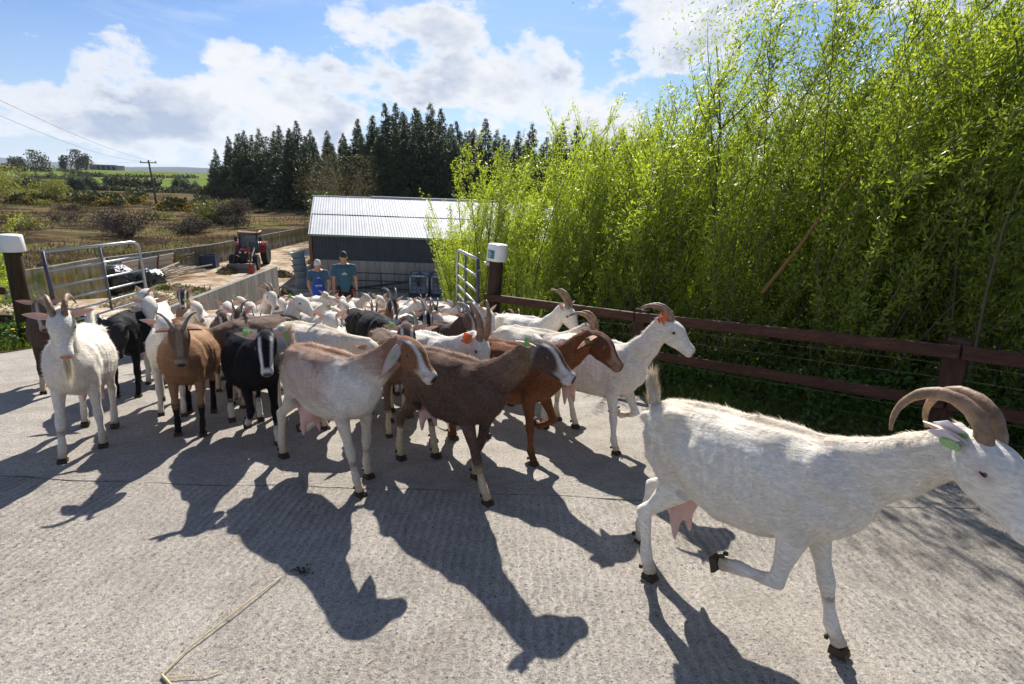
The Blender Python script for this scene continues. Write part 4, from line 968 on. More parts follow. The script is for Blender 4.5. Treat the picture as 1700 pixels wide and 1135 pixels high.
# ------------------------------------------------------------------ lofted bodies: sections -> closed tubes -> one fused skin
class Body:
    def __init__(s): s.V = []; s.F = []; s.rc = []; s.rr = []; s.rp = []; s.rt = []; s.rf = []
    def loft(s, part, secs, n=14, side=None, flow=1, power=1.0, keep=True):
        """secs: list of (center, half width, half height) ; side: vector(s) giving the width direction"""
        P_ = [Vector(a[0]) for a in secs]; k = len(secs); o = len(s.V)
        for i in range(k):
            T = (P_[min(i+1, k-1)]-P_[max(i-1, 0)]).normalized()
            sd = Vector(side[i] if isinstance(side, list) else (side or (0, 1, 0))); sd = (sd-T*sd.dot(T)).normalized(); up = T.cross(sd)
            for j in range(n):
                a = 2*math.pi*j/n; ca, sa = math.cos(a), math.sin(a)
                if power != 1.: ca = math.copysign(abs(ca)**power, ca); sa = math.copysign(abs(sa)**power, sa)
                s.V.append(P_[i]+sd*ca*secs[i][1]+up*sa*secs[i][2])
            if keep:
                s.rc.append(P_[i]); s.rr.append((secs[i][1]+secs[i][2])/2); s.rp.append(part); s.rt.append(i/(k-1)); s.rf.append(T*flow)
                if i < k-1: s.rc.append((P_[i]+P_[i+1])/2); s.rr.append((secs[i][1]+secs[i][2]+secs[i+1][1]+secs[i+1][2])/4); s.rp.append(part); s.rt.append((i+.5)/(k-1)); s.rf.append(T*flow)
        for i in range(k-1):
            for j in range(n): a = o+i*n+j; b = o+i*n+(j+1) % n; s.F.append((a, b, b+n, a+n))
        s.F.append(tuple(o+j for j in range(n))[::-1]); s.F.append(tuple(o+(k-1)*n+j for j in range(n)))
    def ball(s, c, r, M=None):
        """ellipsoid"""
        r = Vector(r); k = 8; n = 12; o = len(s.V)
        for i in range(1, k):
            ph = math.pi*i/k
            for j in range(n):
                a = 2*math.pi*j/n; v = Vector((r.x*math.sin(ph)*math.cos(a), r.y*math.sin(ph)*math.sin(a), r.z*math.cos(ph)))
                s.V.append((M @ v if M else v)+Vector(c))
        for i in range(k-2):
            for j in range(n): a = o+i*n+j; b = o+i*n+(j+1) % n; s.F.append((a, a+n, b+n, b))
        s.F.append(tuple(o+j for j in range(n))); s.F.append(tuple(o+(k-2)*n+j for j in range(n))[::-1])
    def fuse(s, name, vox, smooth=5, sf=.5):
        me = mesh('tmp', s.V, s.F); o = bpy.data.objects.new('tmp', me); COL.objects.link(o)
        m_ = o.modifiers.new('r', 'REMESH'); m_.mode = 'VOXEL'; m_.voxel_size = vox; m_.use_smooth_shade = True
        m2 = o.modifiers.new('s', 'SMOOTH'); m2.factor = sf; m2.iterations = smooth
        dg = bpy.context.evaluated_depsgraph_get(); dg.update(); r = bpy.data.meshes.new_from_object(o.evaluated_get(dg)); r.name = name
        bpy.data.objects.remove(o); bpy.data.meshes.remove(me)
        r.polygons.foreach_set('use_smooth', np.ones(len(r.polygons), bool)); return r
    def nearest(s, V):
        C_ = np.array(s.rc, np.float32); R = np.array(s.rr, np.float32); idx = np.empty(len(V), int); dd = np.empty(len(V))
        for a in range(0, len(V), 8000):
            d = np.linalg.norm(V[a:a+8000, None]-C_[None], axis=2)-R[None]; idx[a:a+8000] = d.argmin(1); dd[a:a+8000] = d.min(1)
        return idx
def getv(me):
    V = np.empty(len(me.vertices)*3, np.float32); me.vertices.foreach_get('co', V); return V.reshape(-1, 3)
def setcol(me, col):
    a = me.attributes.new('Col', 'FLOAT_COLOR', 'POINT'); c = np.ones((len(me.vertices), 4), np.float32); c[:, :3] = col; a.data.foreach_set('color', c.ravel())
def strands(name, P_, N, Fl, L, Wd, col, lift=.35, jitter=.25):
    n = len(P_); Fl = Fl-(Fl*N).sum(1, keepdims=True)*N; Fl /= np.linalg.norm(Fl, axis=1, keepdims=True)+1e-9
    Fl = Fl+rng.normal(0, jitter, (n, 3)); s_ = np.cross(Fl, N); s_ /= np.linalg.norm(s_, axis=1, keepdims=True)+1e-9
    L = L[:, None]; Wd = Wd[:, None]; V = np.empty((n, 3, 3), np.float32); P0 = P_-N*.002
    V[:, 0] = P0-s_*Wd; V[:, 1] = P0+s_*Wd; V[:, 2] = P0+Fl*L+N*L*lift
    me = mesh(name, V.reshape(-1, 3), np.arange(n*3).reshape(n, 3), True); setcol(me, np.repeat(col, 3, 0))
    me.normals_split_custom_set_from_vertices(np.repeat(N+.15*Fl, 3, 0).astype(np.float64).tolist()); return me

HEADSEC = [(-.055, -.045, .030, .036), (-.03, -.038, .052, .054), (0, -.040, .064, .066), (.035, -.046, .070, .077), (.075, -.056, .068, .082), (.11, -.065, .060, .077), (.15, -.074, .046, .062),
           (.19, -.082, .038, .050), (.225, -.088, .0385, .045), (.25, -.091, .040, .043), (.268, -.092, .036, .038), (.281, -.092, .020, .024)]
PINK = (.62, .32, .28)
EYE = mat('goat_eye', (.13, .08, .03), .12, spec=.6); PUP = mat('goat_pupil', (.01, .01, .012), .1); HOOF = mat('hoof_horn', (.05, .035, .022), .6, 0, .3, 20, .3, 60)
MOUTH = mat('dark_lip', (.10, .045, .04), .6); PINKM = mat('udder_skin', (.60, .38, .34), .5, 0, .12, 14, .2, 60)
HORN = {'tan': mat('tan_horn', (.34, .22, .13), .5, 0, .4, 14, .9, 70, c2=(.13, .085, .06), bdist=.003), 'grey': mat('grey_horn', (.13, .125, .115), .5, 0, .25, 16, .5, 50, c2=(.24, .23, .20), bdist=.003)}
TAGG = mat('green_tag', (.16, .42, .10), .45); TAGO = mat('orange_tag', (.75, .18, .06), .45); TAGW = mat('lilac_tag', (.62, .58, .68), .45)
def earmat():
    if 'ear' in MATS: return MATS['ear']
    mt = bpy.data.materials.new('goat_ear'); mt.use_nodes = True; t = NT(mt.node_tree)
    a = t.add('ShaderNodeAttribute', attribute_name='Col').outputs['Color']
    b = t.add('ShaderNodeBsdfPrincipled', {'Base Color': a, 'Roughness': .7, 'Specular IOR Level': .2})
    tr = t.add('ShaderNodeBsdfTranslucent', {'Color': t.mix(1., a, (.95, .70, .60, 1), 'MULTIPLY')})
    t.add('ShaderNodeOutputMaterial', {0: t.add('ShaderNodeMixShader', {0: .22, 1: b, 2: tr})}); MATS['ear'] = mt; return mt

def palette(**k):
    d = dict(base=(.83, .77, .68), face=None, neck=None, belly=None, ridge=None, low=None, lowfrom=.45, stripe=None, muzzle=None, nose=PINK, ear=None, rump=None, mott=0., stain=True, mid=None, blaze=None, shoulder=None, eyering=None)
    d.update(k); return d
WHITE = palette(eyering=(.66, .42, .38))
CREAM = palette(base=(.78, .70, .58), ridge=(.66, .56, .43), eyering=(.66, .42, .38))
DKB = (.10, .068, .052); LOWC = (.62, .50, .34)
PAL = dict(white=WHITE, cream=CREAM, lead=palette(base=(.86, .81, .72), ridge=(.72, .63, .51), eyering=(.62, .40, .38), rump=(.80, .72, .60)),
    tan=palette(base=(.34, .195, .105), face=(.17, .10, .062), low=(.022, .018, .017), lowfrom=.30, muzzle=(.30, .22, .17), nose=(.05, .04, .04), neck=(.30, .165, .085), blaze=(.26, .18, .13), ear=(.20, .12, .08), stain=False),
    black=palette(base=(.012, .012, .014), low=(.66, .60, .50), lowfrom=.52, stripe=(.72, .70, .66), muzzle=(.62, .60, .58), nose=(.08, .07, .07), ear=(.70, .66, .60), stain=False),
    blackplain=palette(base=(.014, .014, .016), face=(.03, .028, .028), nose=(.03, .03, .03), ear=(.05, .04, .04), stain=False),
    roan=palette(saddle=(.34, .215, .15), base=(.62, .49, .41), face=(.22, .105, .058), belly=(.74, .68, .60), low=(.70, .62, .50), lowfrom=.05, stripe=(.72, .68, .64), muzzle=(.60, .52, .47), nose=(.05, .045, .05), ear=(.50, .40, .37), ridge=(.26, .12, .06), mott=.07, neck=(.70, .64, .57), shoulder=(.76, .73, .69)),
    brown=palette(base=(.105, .068, .052), face=(.085, .055, .045), ridge=(.20, .125, .085), low=LOWC, lowfrom=.42, stripe=(.66, .62, .58), muzzle=(.60, .55, .52), nose=(.04, .035, .04), ear=(.70, .65, .58), mott=.12),
    red=palette(base=(.19, .075, .033), face=(.12, .048, .026), stripe=(.36, .23, .16), muzzle=(.26, .15, .11), nose=(.03, .03, .03), ear=(.48, .26, .17), low=(.10, .042, .022), lowfrom=.6, mott=.10, stain=False, belly=(.24, .10, .05)),
    togg=palette(base=(.32, .20, .12), face=(.07, .05, .042), stripe=(.74, .70, .64), muzzle=(.68, .62, .56), nose=(.10, .06, .06), ear=(.62, .50, .42), low=LOWC, lowfrom=.4),
    dstripe=palette(base=(.15, .10, .075), face=(.12, .078, .06), stripe=(.76, .73, .68), muzzle=(.74, .70, .66), nose=(.12, .09, .09), ear=(.66, .52, .46), low=LOWC, lowfrom=.4),
    pinto=palette(base=(.74, .70, .64), face=(.78, .75, .70), blaze=(.12, .075, .055), ear=(.62, .50, .44), rump=(.15, .10, .07), nose=(.4, .25, .22)),
    dbeard=palette(base=(.085, .055, .045), face=(.13, .085, .065), stripe=(.55, .46, .40), muzzle=(.45, .36, .32), nose=(.10, .06, .06), ear=(.52, .42, .36), low=LOWC))
def np3(c): return np.array(c, float)
def smooth01(x, a, b): return np.clip((x-a)/(b-a), 0, 1)**2*(3-2*np.clip((x-a)/(b-a), 0, 1))
def bl(col, c, w): return col*(1-w[:, None])+np3(c)*w[:, None]
def vnoise(P_, f, ph=0.):
    return (np.sin(P_[:, 0]*f+ph+2*np.sin(P_[:, 2]*f*.7+ph))*np.sin(P_[:, 1]*f*1.3-ph*2+1.5*np.sin(P_[:, 0]*f*.9))+np.sin(P_[:, 2]*f*1.9+P_[:, 0]*f*1.1+ph))*.5
Z2 = lambda V: V[:, 2]-.12*np.clip(V[:, 0], 0, 1)
def paint(V, part, t, HL, p):
    n = len(V); col = np.tile(np3(p['base']), (n, 1)); is_ = lambda s_: (part == s_).astype(float)
    tor = is_('torso')+is_('thigh')+is_('shoulder'); neck = is_('neck'); head = is_('head'); leg = is_('front')+is_('hind')
    wob = vnoise(V, 17, 1.)*.5+vnoise(V, 41, 2.)*.3
    if p['neck']: col = bl(col, p['neck'], np.maximum(neck, tor*smooth01(V[:, 0], .22, .40)))
    if p['shoulder']: col = bl(col, p['shoulder'], tor*smooth01(V[:, 0]+.03*wob, .10, .24)*.8)
    if p['rump']: col = bl(col, p['rump'], tor*smooth01(-V[:, 0]+.05*wob, .12, .22)*.85)
    if p['belly']: col = bl(col, p['belly'], tor*smooth01(.56-V[:, 2]+.03*wob, 0, .10))
    if p['ridge']: col = bl(col, p['ridge'], (tor+neck)*np.exp(-(V[:, 1]/.055)**2)*smooth01(V[:, 2]+.02*wob, .70, .78)*.9*(1-.0*wob))
    if p['mott']: col = col*(1+p['mott']*(vnoise(V, 22, 3.)+.6*vnoise(V, 53, 1.)))[:, None]
    if p.get('saddle'): col = bl(col, p['saddle'], tor*smooth01(Z2(V)+.07*vnoise(V, 13, 2.), .64, .76)*smooth01(vnoise(V, 19, 5.)+.4*vnoise(V, 47, 1.), -.35, .5)*.85)
    if p['face']: col = bl(col, p['face'], np.maximum(head, neck*smooth01(t, .86, 1.)))
    if p['low']: col = bl(col, p['low'], leg*smooth01(t+.05*wob, p['lowfrom'], p['lowfrom']+.10))
    if p['stain']:
        col = bl(col, (.30, .17, .08), is_('front')*np.exp(-((t-.50)/.045)**2)*smooth01(wob, -.3, .5)*.75)
        col = bl(col, (.46, .33, .18), leg*smooth01(t+.12*wob, .50, 1.)*.75); col = bl(col, (.34, .24, .13), tor*smooth01(.42-V[:, 2]+.03*wob, 0, .05)*.35+tor*smooth01(-V[:, 0]-.36+.03*wob, 0, .03)*smooth01(.62-V[:, 2], 0, .1)*.5)
    else: col = col
    # head features in head-local coordinates
    x, y, z = HL[:, 0], np.abs(HL[:, 1]), HL[:, 2]
    if p['blaze']: col = bl(col, p['blaze'], head*smooth01(.028-y+.004*wob, 0, .01)*smooth01(x, -.03, .0)*smooth01(.235-x, 0, .03)*smooth01(z, -.09, -.07))
    top = -.012-.19*np.maximum(x-.05, 0)          # height of the face profile
    if p['stripe']:
        mid = .030-.065*np.maximum(x-.10, 0); w_ = np.exp(-((y-mid-.010)/.0105)**4)*smooth01(x, .00, .03)*smooth01(z-top, -.075, -.055)
        col = bl(col, p['stripe'], head*w_)
        col = bl(col, p['stripe'], head*smooth01(-x, -.02, .0)*smooth01(y, .035, .045)*.25)
    if p['muzzle']: col = bl(col, p['muzzle'], head*smooth01(x-.35*(z+.09), .215, .24))
    if p['eyering']: col = bl(col, p['eyering'], head*np.exp(-(((x-.082)/.026)**2+((z+.032)/.016)**2))*smooth01(y, .03, .045)*.75)
    ns = head*smooth01(x-.15*np.maximum(0, -(z+.09)), .268, .277)*smooth01(z, -.113, -.103); col = bl(col, p['nose'], ns)
    col = bl(col, tuple(c*.25 for c in p['nose']), head*np.exp(-(((x-.279)/.008)**2+((z+.084)/.0065)**2+((y-.017)/.007)**2)))
    return np.clip(col, .004, .9)

def rotm(yaw=0, pitch=0, roll=0): return (Matrix.Rotation(R_(yaw), 4, 'Z') @ Matrix.Rotation(R_(pitch), 4, 'Y') @ Matrix.Rotation(R_(roll), 4, 'X'))
def make_goat(label, x, y, h, S=1., pal='white', neck=(45, 0), head=(35, 0, 0), legs=None, ears='side', horns=None, hcol='tan', tail=None, udder=0., beard=0., vox=.011, fur=0,
              tags='', belly=1., nl=.35, group=None, name='goat', fl=1., tilt=.8, eh=.9, earlen=1., chin=0., hs=.88):
    S *= 1.10; belly *= .97; legs = legs or {}; p = PAL[pal]; B = Body(); L_ = lambda *a: Vector(a)
    k = belly
    B.loft('torso', [(L_(-.425, 0, .665), .035, .05), (L_(-.40, 0, .665), .075, .085), (L_(-.35, 0, .665), .105, .118), (L_(-.27, 0, .650), .128, .148), (L_(-.16, 0, .612), .160*k, .190), (L_(-.03, 0, .583), .185*k, .218),
                     (L_(.09, 0, .585), .172*k, .212), (L_(.19, 0, .602), .148, .196), (L_(.28, 0, .615), .130, .184), (L_(.35, 0, .618), .110, .158), (L_(.40, 0, .61), .08, .120), (L_(.435, 0, .60), .04, .07)], 20, flow=-1, power=.94)
    # spine ridge, hip bones
    B.loft('torso', [(L_(-.36, 0, .755), .02, .02), (L_(-.2, 0, .785), .024, .022), (L_(0, 0, .787), .022, .022), (L_(.16, 0, .79), .026, .026), (L_(.28, 0, .785), .022, .02)], 8, keep=False)
    for s in (-1, 1): B.ball((-.25, s*.085, .745), (.05, .03, .03)); B.ball((-.41, s*.055, .70), (.03, .025, .025))
    npch, nyaw = R_(neck[0]), R_(neck[1]); n0 = L_(.27, 0, .665); nd = L_(math.cos(npch)*math.cos(nyaw), math.cos(npch)*math.sin(nyaw), math.sin(npch)); N1 = n0+nd*nl
    MH = Matrix.Translation(N1) @ rotm(head[1], head[0], head[2]); MH = MH @ Matrix.Translation((.028, 0, .048)) @ Matrix.Scale(hs, 4)
    sdh = (MH.to_3x3() @ Vector((0, 1, 0))); md = n0+Vector((math.cos(npch*.8)*math.cos(nyaw*.5), math.cos(npch*.8)*math.sin(nyaw*.5), math.sin(npch*.8)))*nl*.5
    sd = [Vector((0, 1, 0)).lerp(sdh, u) for u in (0, .0, .2, .5, .8, 1, 1)]
    hc = MH @ Vector((.02, 0, -.06))
    B.loft('neck', [(n0-L_(.10, 0, .05), .110, .155), (n0, .092, .146), (n0.lerp(md, .6)+L_(0, 0, -.004), .070, .116), (md.lerp(N1, .25), .058, .090), (md.lerp(N1, .7), .052, .076), (N1, .049, .069), (N1.lerp(hc, .6), .043, .056)], 16, sd, flow=-1)
    B.loft('head', [(MH @ Vector((a, 0, b)), c_, d_) for a, b, c_, d_ in HEADSEC], 16, sdh, flow=-1, power=.9)
    M3 = MH.to_3x3().to_4x4()
    for s in (-1, 1):
        B.ball(MH @ Vector((.072, s*.056, -.011)), (.030, .0155, .012), M3)        # brow
        B.ball(MH @ Vector((.080, s*.060, -.049)), (.024, .010, .009), M3)        # lower lid
        B.ball(MH @ Vector((.055, s*.036, -.088)), (.045, .020, .034), M3)        # jaw
        B.ball(MH @ Vector((.262, s*.022, -.076)), (.020, .013, .012), M3)        # nostril wing
    B.ball(MH @ Vector((.245, 0, -.112)), (.030, .024, .014), M3)                 # chin / lower lip
    # legs
    hoofs = []
    for nm, sx in (('FL', 1), ('FR', -1)):
        sp = legs.get(nm, ('g', 0)); E = L_(.235, sx*.088, .47)
        B.loft('shoulder', [(L_(.29, sx*.055, .73), .03, .05), (L_(.29, sx*.075, .66), .048, .085), (L_(.265, sx*.088, .57), .050, .088), (L_(.245, sx*.09, .49), .042, .062), (E-L_(0, 0, .03), .035, .045)], 12, (0, 1, 0))
        if sp[0] == 'g': a1, a2, a3 = sp[1]+2, sp[1]-2, sp[1]*.6+22; grd = True
        else: a1, a2, a3 = sp[1:4]; grd = False
        J = [E]
        for L__, a in ((.215, a1), (.135, a2), (.062, a3)): J.append(J[-1]+L_(math.sin(R_(a)), 0, -math.cos(R_(a)))*L__)
        if grd:
            q = (E.z-.040)/(E.z-J[3].z); J = [E]+[Vector((j.x, j.y, E.z-(E.z-j.z)*q)) for j in J[1:]]
            if J[3].z > E.z: J[3].z = .04
        K, Fk, Hf = J[1:]
        if not grd: a_h = a3
        B.loft('front', [(E, .042, .056), (E.lerp(K, .3), .036, .046), (E.lerp(K, .7), .026, .030), (K, .0305, .033), (K.lerp(Fk, .2), .0245, .026), (K.lerp(Fk, .6), .0195, .021), (Fk, .0260, .0295), (Fk.lerp(Hf, .6), .0225, .026), (Hf, .026, .030), (Hf+(Hf-Fk).normalized()*.012, .024, .028)], 10, (0, 1, 0))
        hoofs.append((Hf, 0 if grd else a3, sx))
    for nm, sx in (('HL', 1), ('HR', -1)):
        sp = legs.get(nm, ('g', 0)); sw = sp[1] if sp[0] == 'g' else sp[1]; s0 = L_(-.29, sx*.06, .65)
        St = L_(-.205+sw*.0022, sx*.098, .475)
        if sp[0] == 'g': a = (-40+sw*.55, 5+sw*.9, 20+sw*.4); grd = True
        else: a = sp[2:5]; grd = False
        J = [St]
        for L__, q_ in ((.235, a[0]), (.19, a[1]), (.062, a[2])): J.append(J[-1]+L_(math.sin(R_(q_)), 0, -math.cos(R_(q_)))*L__)
        if grd: q = (St.z-.040)/(St.z-J[3].z); J = [St]+[Vector((j.x, j.y, St.z-(St.z-j.z)*q)) for j in J[1:]]
        Hk, Fk, Hf = J[1:]
        B.loft('thigh', [(L_(-.30, sx*.045, .735), .03, .05), (s0, .062, .125), (s0.lerp(St, .4)+L_(-.02, 0, 0), .062, .118), (s0.lerp(St, .8), .055, .088), (St+(Hk-St)*.08, .043, .060)], 12, (0, 1, 0))
        B.loft('hind', [(St+(Hk-St)*.05, .046, .072), (St.lerp(Hk, .35), .040, .054), (St.lerp(Hk, .75), .026, .033), (Hk+L_(-.008, 0, .004), .029, .039), (Hk.lerp(Fk, .25), .0240, .028), (Hk.lerp(Fk, .6), .0205, .0225), (Fk, .0260, .0295), (Fk.lerp(Hf, .6), .0225, .026), (Hf, .027, .030), (Hf+(Hf-Fk).normalized()*.012, .024, .027)], 10, (0, 1, 0))
        hoofs.append((Hf, 0 if grd else a[2], sx))
    me = B.fuse('body', vox, 4 if vox > .009 else 6, .5)
    V = getv(me); idx = B.nearest(V); prt = np.array(B.rp)[idx]
    vn0 = np.empty(len(V)*3, np.float32); me.vertices.foreach_get('normal', vn0); vn0 = vn0.reshape(-1, 3)
    tm_ = np.isin(prt, ['torso', 'shoulder', 'thigh', 'neck']).astype(float); X_, Y_, Z_ = V[:, 0], np.abs(V[:, 1]), V[:, 2]; ph_ = x*7+y*3
    dsp = -.020*np.exp(-((X_+.19)/.055)**2-((Z_-.70)/.045)**2)*smooth01(Y_, .05, .09)                       # hollow of the flank
    dsp += -.010*np.exp(-((X_-.175)/.028)**2)*smooth01(Z_, .50, .60)*smooth01(Y_, .05, .09)                  # behind the shoulder blade
    dsp += .008*np.exp(-((X_-.25-.25*(Z_-.65))/.028)**2)*smooth01(Z_, .52, .60)*smooth01(.80-Z_, 0, .05)      # shoulder blade
    dsp += .0028*np.sin((X_+.12*Z_)*165+ph_)*smooth01(X_, -.12, -.06)*smooth01(.17-X_, 0, .05)*smooth01(Z_, .44, .52)*smooth01(.74-Z_, 0, .06)   # ribs
    dsp += -.012*np.exp(-((X_+.335)/.03)**2-((Z_-.60)/.09)**2)*smooth01(Y_, .05, .08)
    dsp += .0035*vnoise(V, 24, ph_)
    V = (V+vn0*(dsp*tm_)[:, None]).astype(np.float32); me.vertices.foreach_set('co', V.ravel()); me.update(); idx = B.nearest(V); part = np.array(B.rp)[idx]; t_ = np.array(B.rt)[idx]
    Mi = np.array(MH.inverted()); HL = V @ Mi[:3, :3].T+Mi[:3, 3]
    col = paint(V, part, t_, HL, p); setcol(me, col)
    zt_ = pz(y); root = thing(name, label, 'goat', (x, y, zt_+.004), 0, group)
    # stand on the slope
    sl = (pz(y+.3)-pz(y-.3))/.6*tilt; up = Vector((0, -sl, 1)).normalized(); fw = Vector((math.cos(R_(h)), math.sin(R_(h)), 0)); fw = (fw-up*fw.dot(up)).normalized(); lf = up.cross(fw)
    Mr = Matrix((fw, lf, up)).transposed().to_4x4(); Mr.translation = (x, y, zt_+.006); root.matrix_world = Mr @ Matrix.Scale(S, 4)
    ob = obj('body', me, coatmat(), root)
    if fur:
        me.calc_loop_triangles(); tr = np.empty(len(me.loop_triangles)*3, np.int32); me.loop_triangles.foreach_get('vertices', tr); tr = tr.reshape(-1, 3)
        A = V[tr[:, 0]]; Bv = V[tr[:, 1]]; Cv = V[tr[:, 2]]; nn = np.cross(Bv-A, Cv-A); ar = np.linalg.norm(nn, axis=1)
        cc = np.cumsum(ar); pick = np.searchsorted(cc, rng.uniform(0, cc[-1], fur)); pick = np.minimum(pick, len(tr)-1)
        u = rng.uniform(0, 1, (fur, 2)); fl_ = u.sum(1) > 1; u[fl_] = 1-u[fl_]; P_ = A[pick]+(Bv-A)[pick]*u[:, :1]+(Cv-A)[pick]*u[:, 1:]
        vn = np.empty(len(V)*3, np.float32); me.vertices.foreach_get('normal', vn); vn = vn.reshape(-1, 3); vi = tr[pick, 0]; N = vn[vi]
        N = N/np.linalg.norm(N, axis=1, keepdims=True); fd = np.array(B.rf)[idx[vi]]; pt = part[vi]; fd = np.where(np.isin(pt, ['front', 'hind'])[:, None], np.array([[0, 0, -1.]]), fd)
        fd = np.where(np.isin(pt, ['torso', 'shoulder', 'thigh'])[:, None], fd*0+np.array([[-1, 0, -.45]]), fd)
        wv = .35*vnoise(P_, 26, 1.)[:, None]*np.cross(fd, N)       # locks of hair lie in slightly different directions
        ln = np.select([pt == 'head', np.isin(pt, ['front', 'hind']), pt == 'neck'], [.010, .009, .024], .021)*fl
        ln = ln*np.where((P_[:, 2] > .74) & (pt == 'torso'), 1.5, 1.)*rng.uniform(.6, 1.3, fur)*(1+.35*vnoise(P_, 31, 2.))
        keep = ~((pt == 'head') & ((HL[vi, 0] > .25) | (((HL[vi, 0]-.081)**2+(HL[vi, 2]+.030)**2 < .021**2) & (np.abs(HL[vi, 1]) > .04)))); cf = col[vi]*np.where(np.array([p['base'][0] < .3])[:, None], rng.uniform(.5, 1.9, (fur, 1)), rng.uniform(.86, 1.12, (fur, 1)))*(1+(.20 if p['base'][0] < .3 else .05)*vnoise(P_, 37, .5))[:, None]
        fm_ = strands('fur', P_[keep], N[keep], (fd+wv)[keep], ln[keep], np.where(pt == 'head', .0008, .0015)[keep], np.clip(cf[keep], 0, .92), .26, .20)
        tag(obj('fur', fm_, furmat(), root), kind='stuff')
    # eyes
    for s in (-1, 1):
        c = MH @ Vector((.081, s*.0590, -.030)); e = MB().lathe([(.0, -.013), (.009, -.0095), (.013, -.0), (.009, .0095), (.0, .013)] if vox > .012 else [(.0005, -.0150), (.0075, -.013), (.013, -.0075), (.015, 0), (.013, .0075), (.0075, .013), (.0005, .0150)], 14, Matrix.Translation(c) @ M3 @ Matrix.Scale(1.2, 4))
        e = e.build('eye', EYE, root, True)
        if vox < .0125: MB().raw(*(lambda V_, F_: ([MH @ Vector(v) for v in V_], F_))([(.081+a*.0105, s*.0775, -.030+b*.0046) for a, b in ((-1, -.6), (0, -1), (1, -.6), (1, .6), (0, 1), (-1, .6))]+[(.081, s*.0765, -.030)], [(0, 1, 2, 3, 4, 5)])).build('pupil', PUP, e)
    # mouth line
    if vox < .0125:
        for s in (-1, 1):
            pts = [MH @ Vector(v) for v in ((.281, s*.004, -.1035), (.268, s*.024, -.1045), (.245, s*.0345, -.1035), (.218, s*.0365, -.0985))]; MB().tube(pts, [.0028, .0032, .003, .0015], 5).build('lip', MOUTH, root)
    # hooves
    for Hf, a, sx in hoofs:
        m_ = MB()
        for q in (-1, 1):
            pr = [(-.024, -.040), (.036, -.040), (.031, -.024), (.020, -.010), (-.022, -.010)]; w0, w1 = (.0015, .0255); y0_, y1_ = sorted((q*w0, q*w1)); m_.prism(pr, y0_, y1_)
        for q in (-1, 1): m_.box((-.036, q*.014, .010), (.012, .012, .016))
        M_ = Matrix.Translation(Hf) @ Matrix.Rotation(-R_(a), 4, 'Y'); m_.v = [tuple(M_ @ Vector(v)) for v in m_.v]; m_.build('hoof', HOOF, root)
    # ears
    ec = np3(p['ear'] or p['face'] or p['base']); EL = .145*earlen
    for s in (-1, 1):
        b0 = Vector((-.005, s*.048, -.022))
        if ears == 'side': d, fc, wdt, dr = Vector((-.22, s*1, .16)), Vector((.75, 0, .62)), .025, -.06
        elif ears == 'up': d, fc, wdt, dr = Vector((-.42, s*.80, .50)), Vector((.8, s*.2, .5)), .025, -.02
        elif ears == 'back': d, fc, wdt, dr = Vector((-.75, s*.65, .12)), Vector((.1, s*.8, -.5)), .028, -.05
        elif ears == 'lop': d, fc, wdt, dr = Vector((.10, s*.42, -.9)), Vector((.35, -s*.9, 0)), .043, -.3
        elif ears == 'down': d, fc, wdt, dr = Vector((-.25, s*.75, -.45)), Vector((.7, s*.1, -.3)), .042, -.25
        d.normalize(); fc = (fc-d*fc.dot(d)).normalized(); sdv = d.cross(fc); V_ = []; C_ = []; ni, nj = 9, 7
        for lay in (0, 1):
            for i in range(ni):
                u = i/(ni-1); w_ = wdt*(math.sin(math.pi*min(1, (u*.80+.20))**1.0)**.8)*(1.15 if ears in ('lop', 'down') else 1.); c = b0+d*EL*u*(1.25 if ears == 'lop' else 1.)+Vector((0, 0, dr*EL*u*u))
                for j in range(nj):
                    v = -1+2*j/(nj-1); cup = (1-v*v)*w_*.62*(1-.3*u); q = c+sdv*v*w_-fc*cup-fc*(.004*(1-abs(v)**3) if lay else 0); V_.append(MH @ q)
                    edge = abs(v)**4; C_.append(ec if lay else (np3((.64, .45, .38))*(1-edge)+ec*edge if p['base'][0] > .1 or ec[0] > .3 else ec*1.2))
        F_ = [(i*nj+j, i*nj+j+1, (i+1)*nj+j+1, (i+1)*nj+j) for i in range(ni-1) for j in range(nj-1)]; o_ = ni*nj
        F_ += [tuple(o_+q for q in f[::-1]) for f in F_[:]]
        rim = [i*nj for i in range(ni)]+[(ni-1)*nj+j for j in range(1, nj)]+[i*nj+nj-1 for i in range(ni-2, -1, -1)]
        F_ += [(rim[i], rim[i+1], rim[i+1]+o_, rim[i]+o_) for i in range(len(rim)-1)]
        em = mesh('ear', V_, F_, True); setcol(em, np.array(C_)); eo = obj('ear', em, earmat(), root)
        tc = {'g': TAGG, 'o': TAGO, 'w': TAGW}
        if len(tags) and ((s == 1 and tags[0] != '-') or (s == -1 and len(tags) > 1 and tags[1] != '-')):
            kk = tags[0] if s == 1 else tags[1]; c = b0+d*EL*.55+fc*.012; q = lambda a, b, e_: MH @ (c+d*a+sdv*b+fc*e_)
            for e_ in (.0, -.034):
                m_ = MB(); pts = [(-.012, -.006), (-.016, .012), (-.022, .034), (.022, .034), (.016, .012), (.012, -.006)] if kk == 'g' else [(-.030, -.030), (-.030, .045), (.030, .045), (.030, -.030)]
                m_.raw([q(a, b, e_) for a, b in pts]+[q(a, b, e_-.002) for a, b in pts], [tuple(range(len(pts))), tuple(range(2*len(pts)-1, len(pts)-1, -1))]+[(i, i+len(pts), (i+1) % len(pts)+len(pts), (i+1) % len(pts)) for i in range(len(pts))])
                m_.build('ear_tag', tc[kk], root)
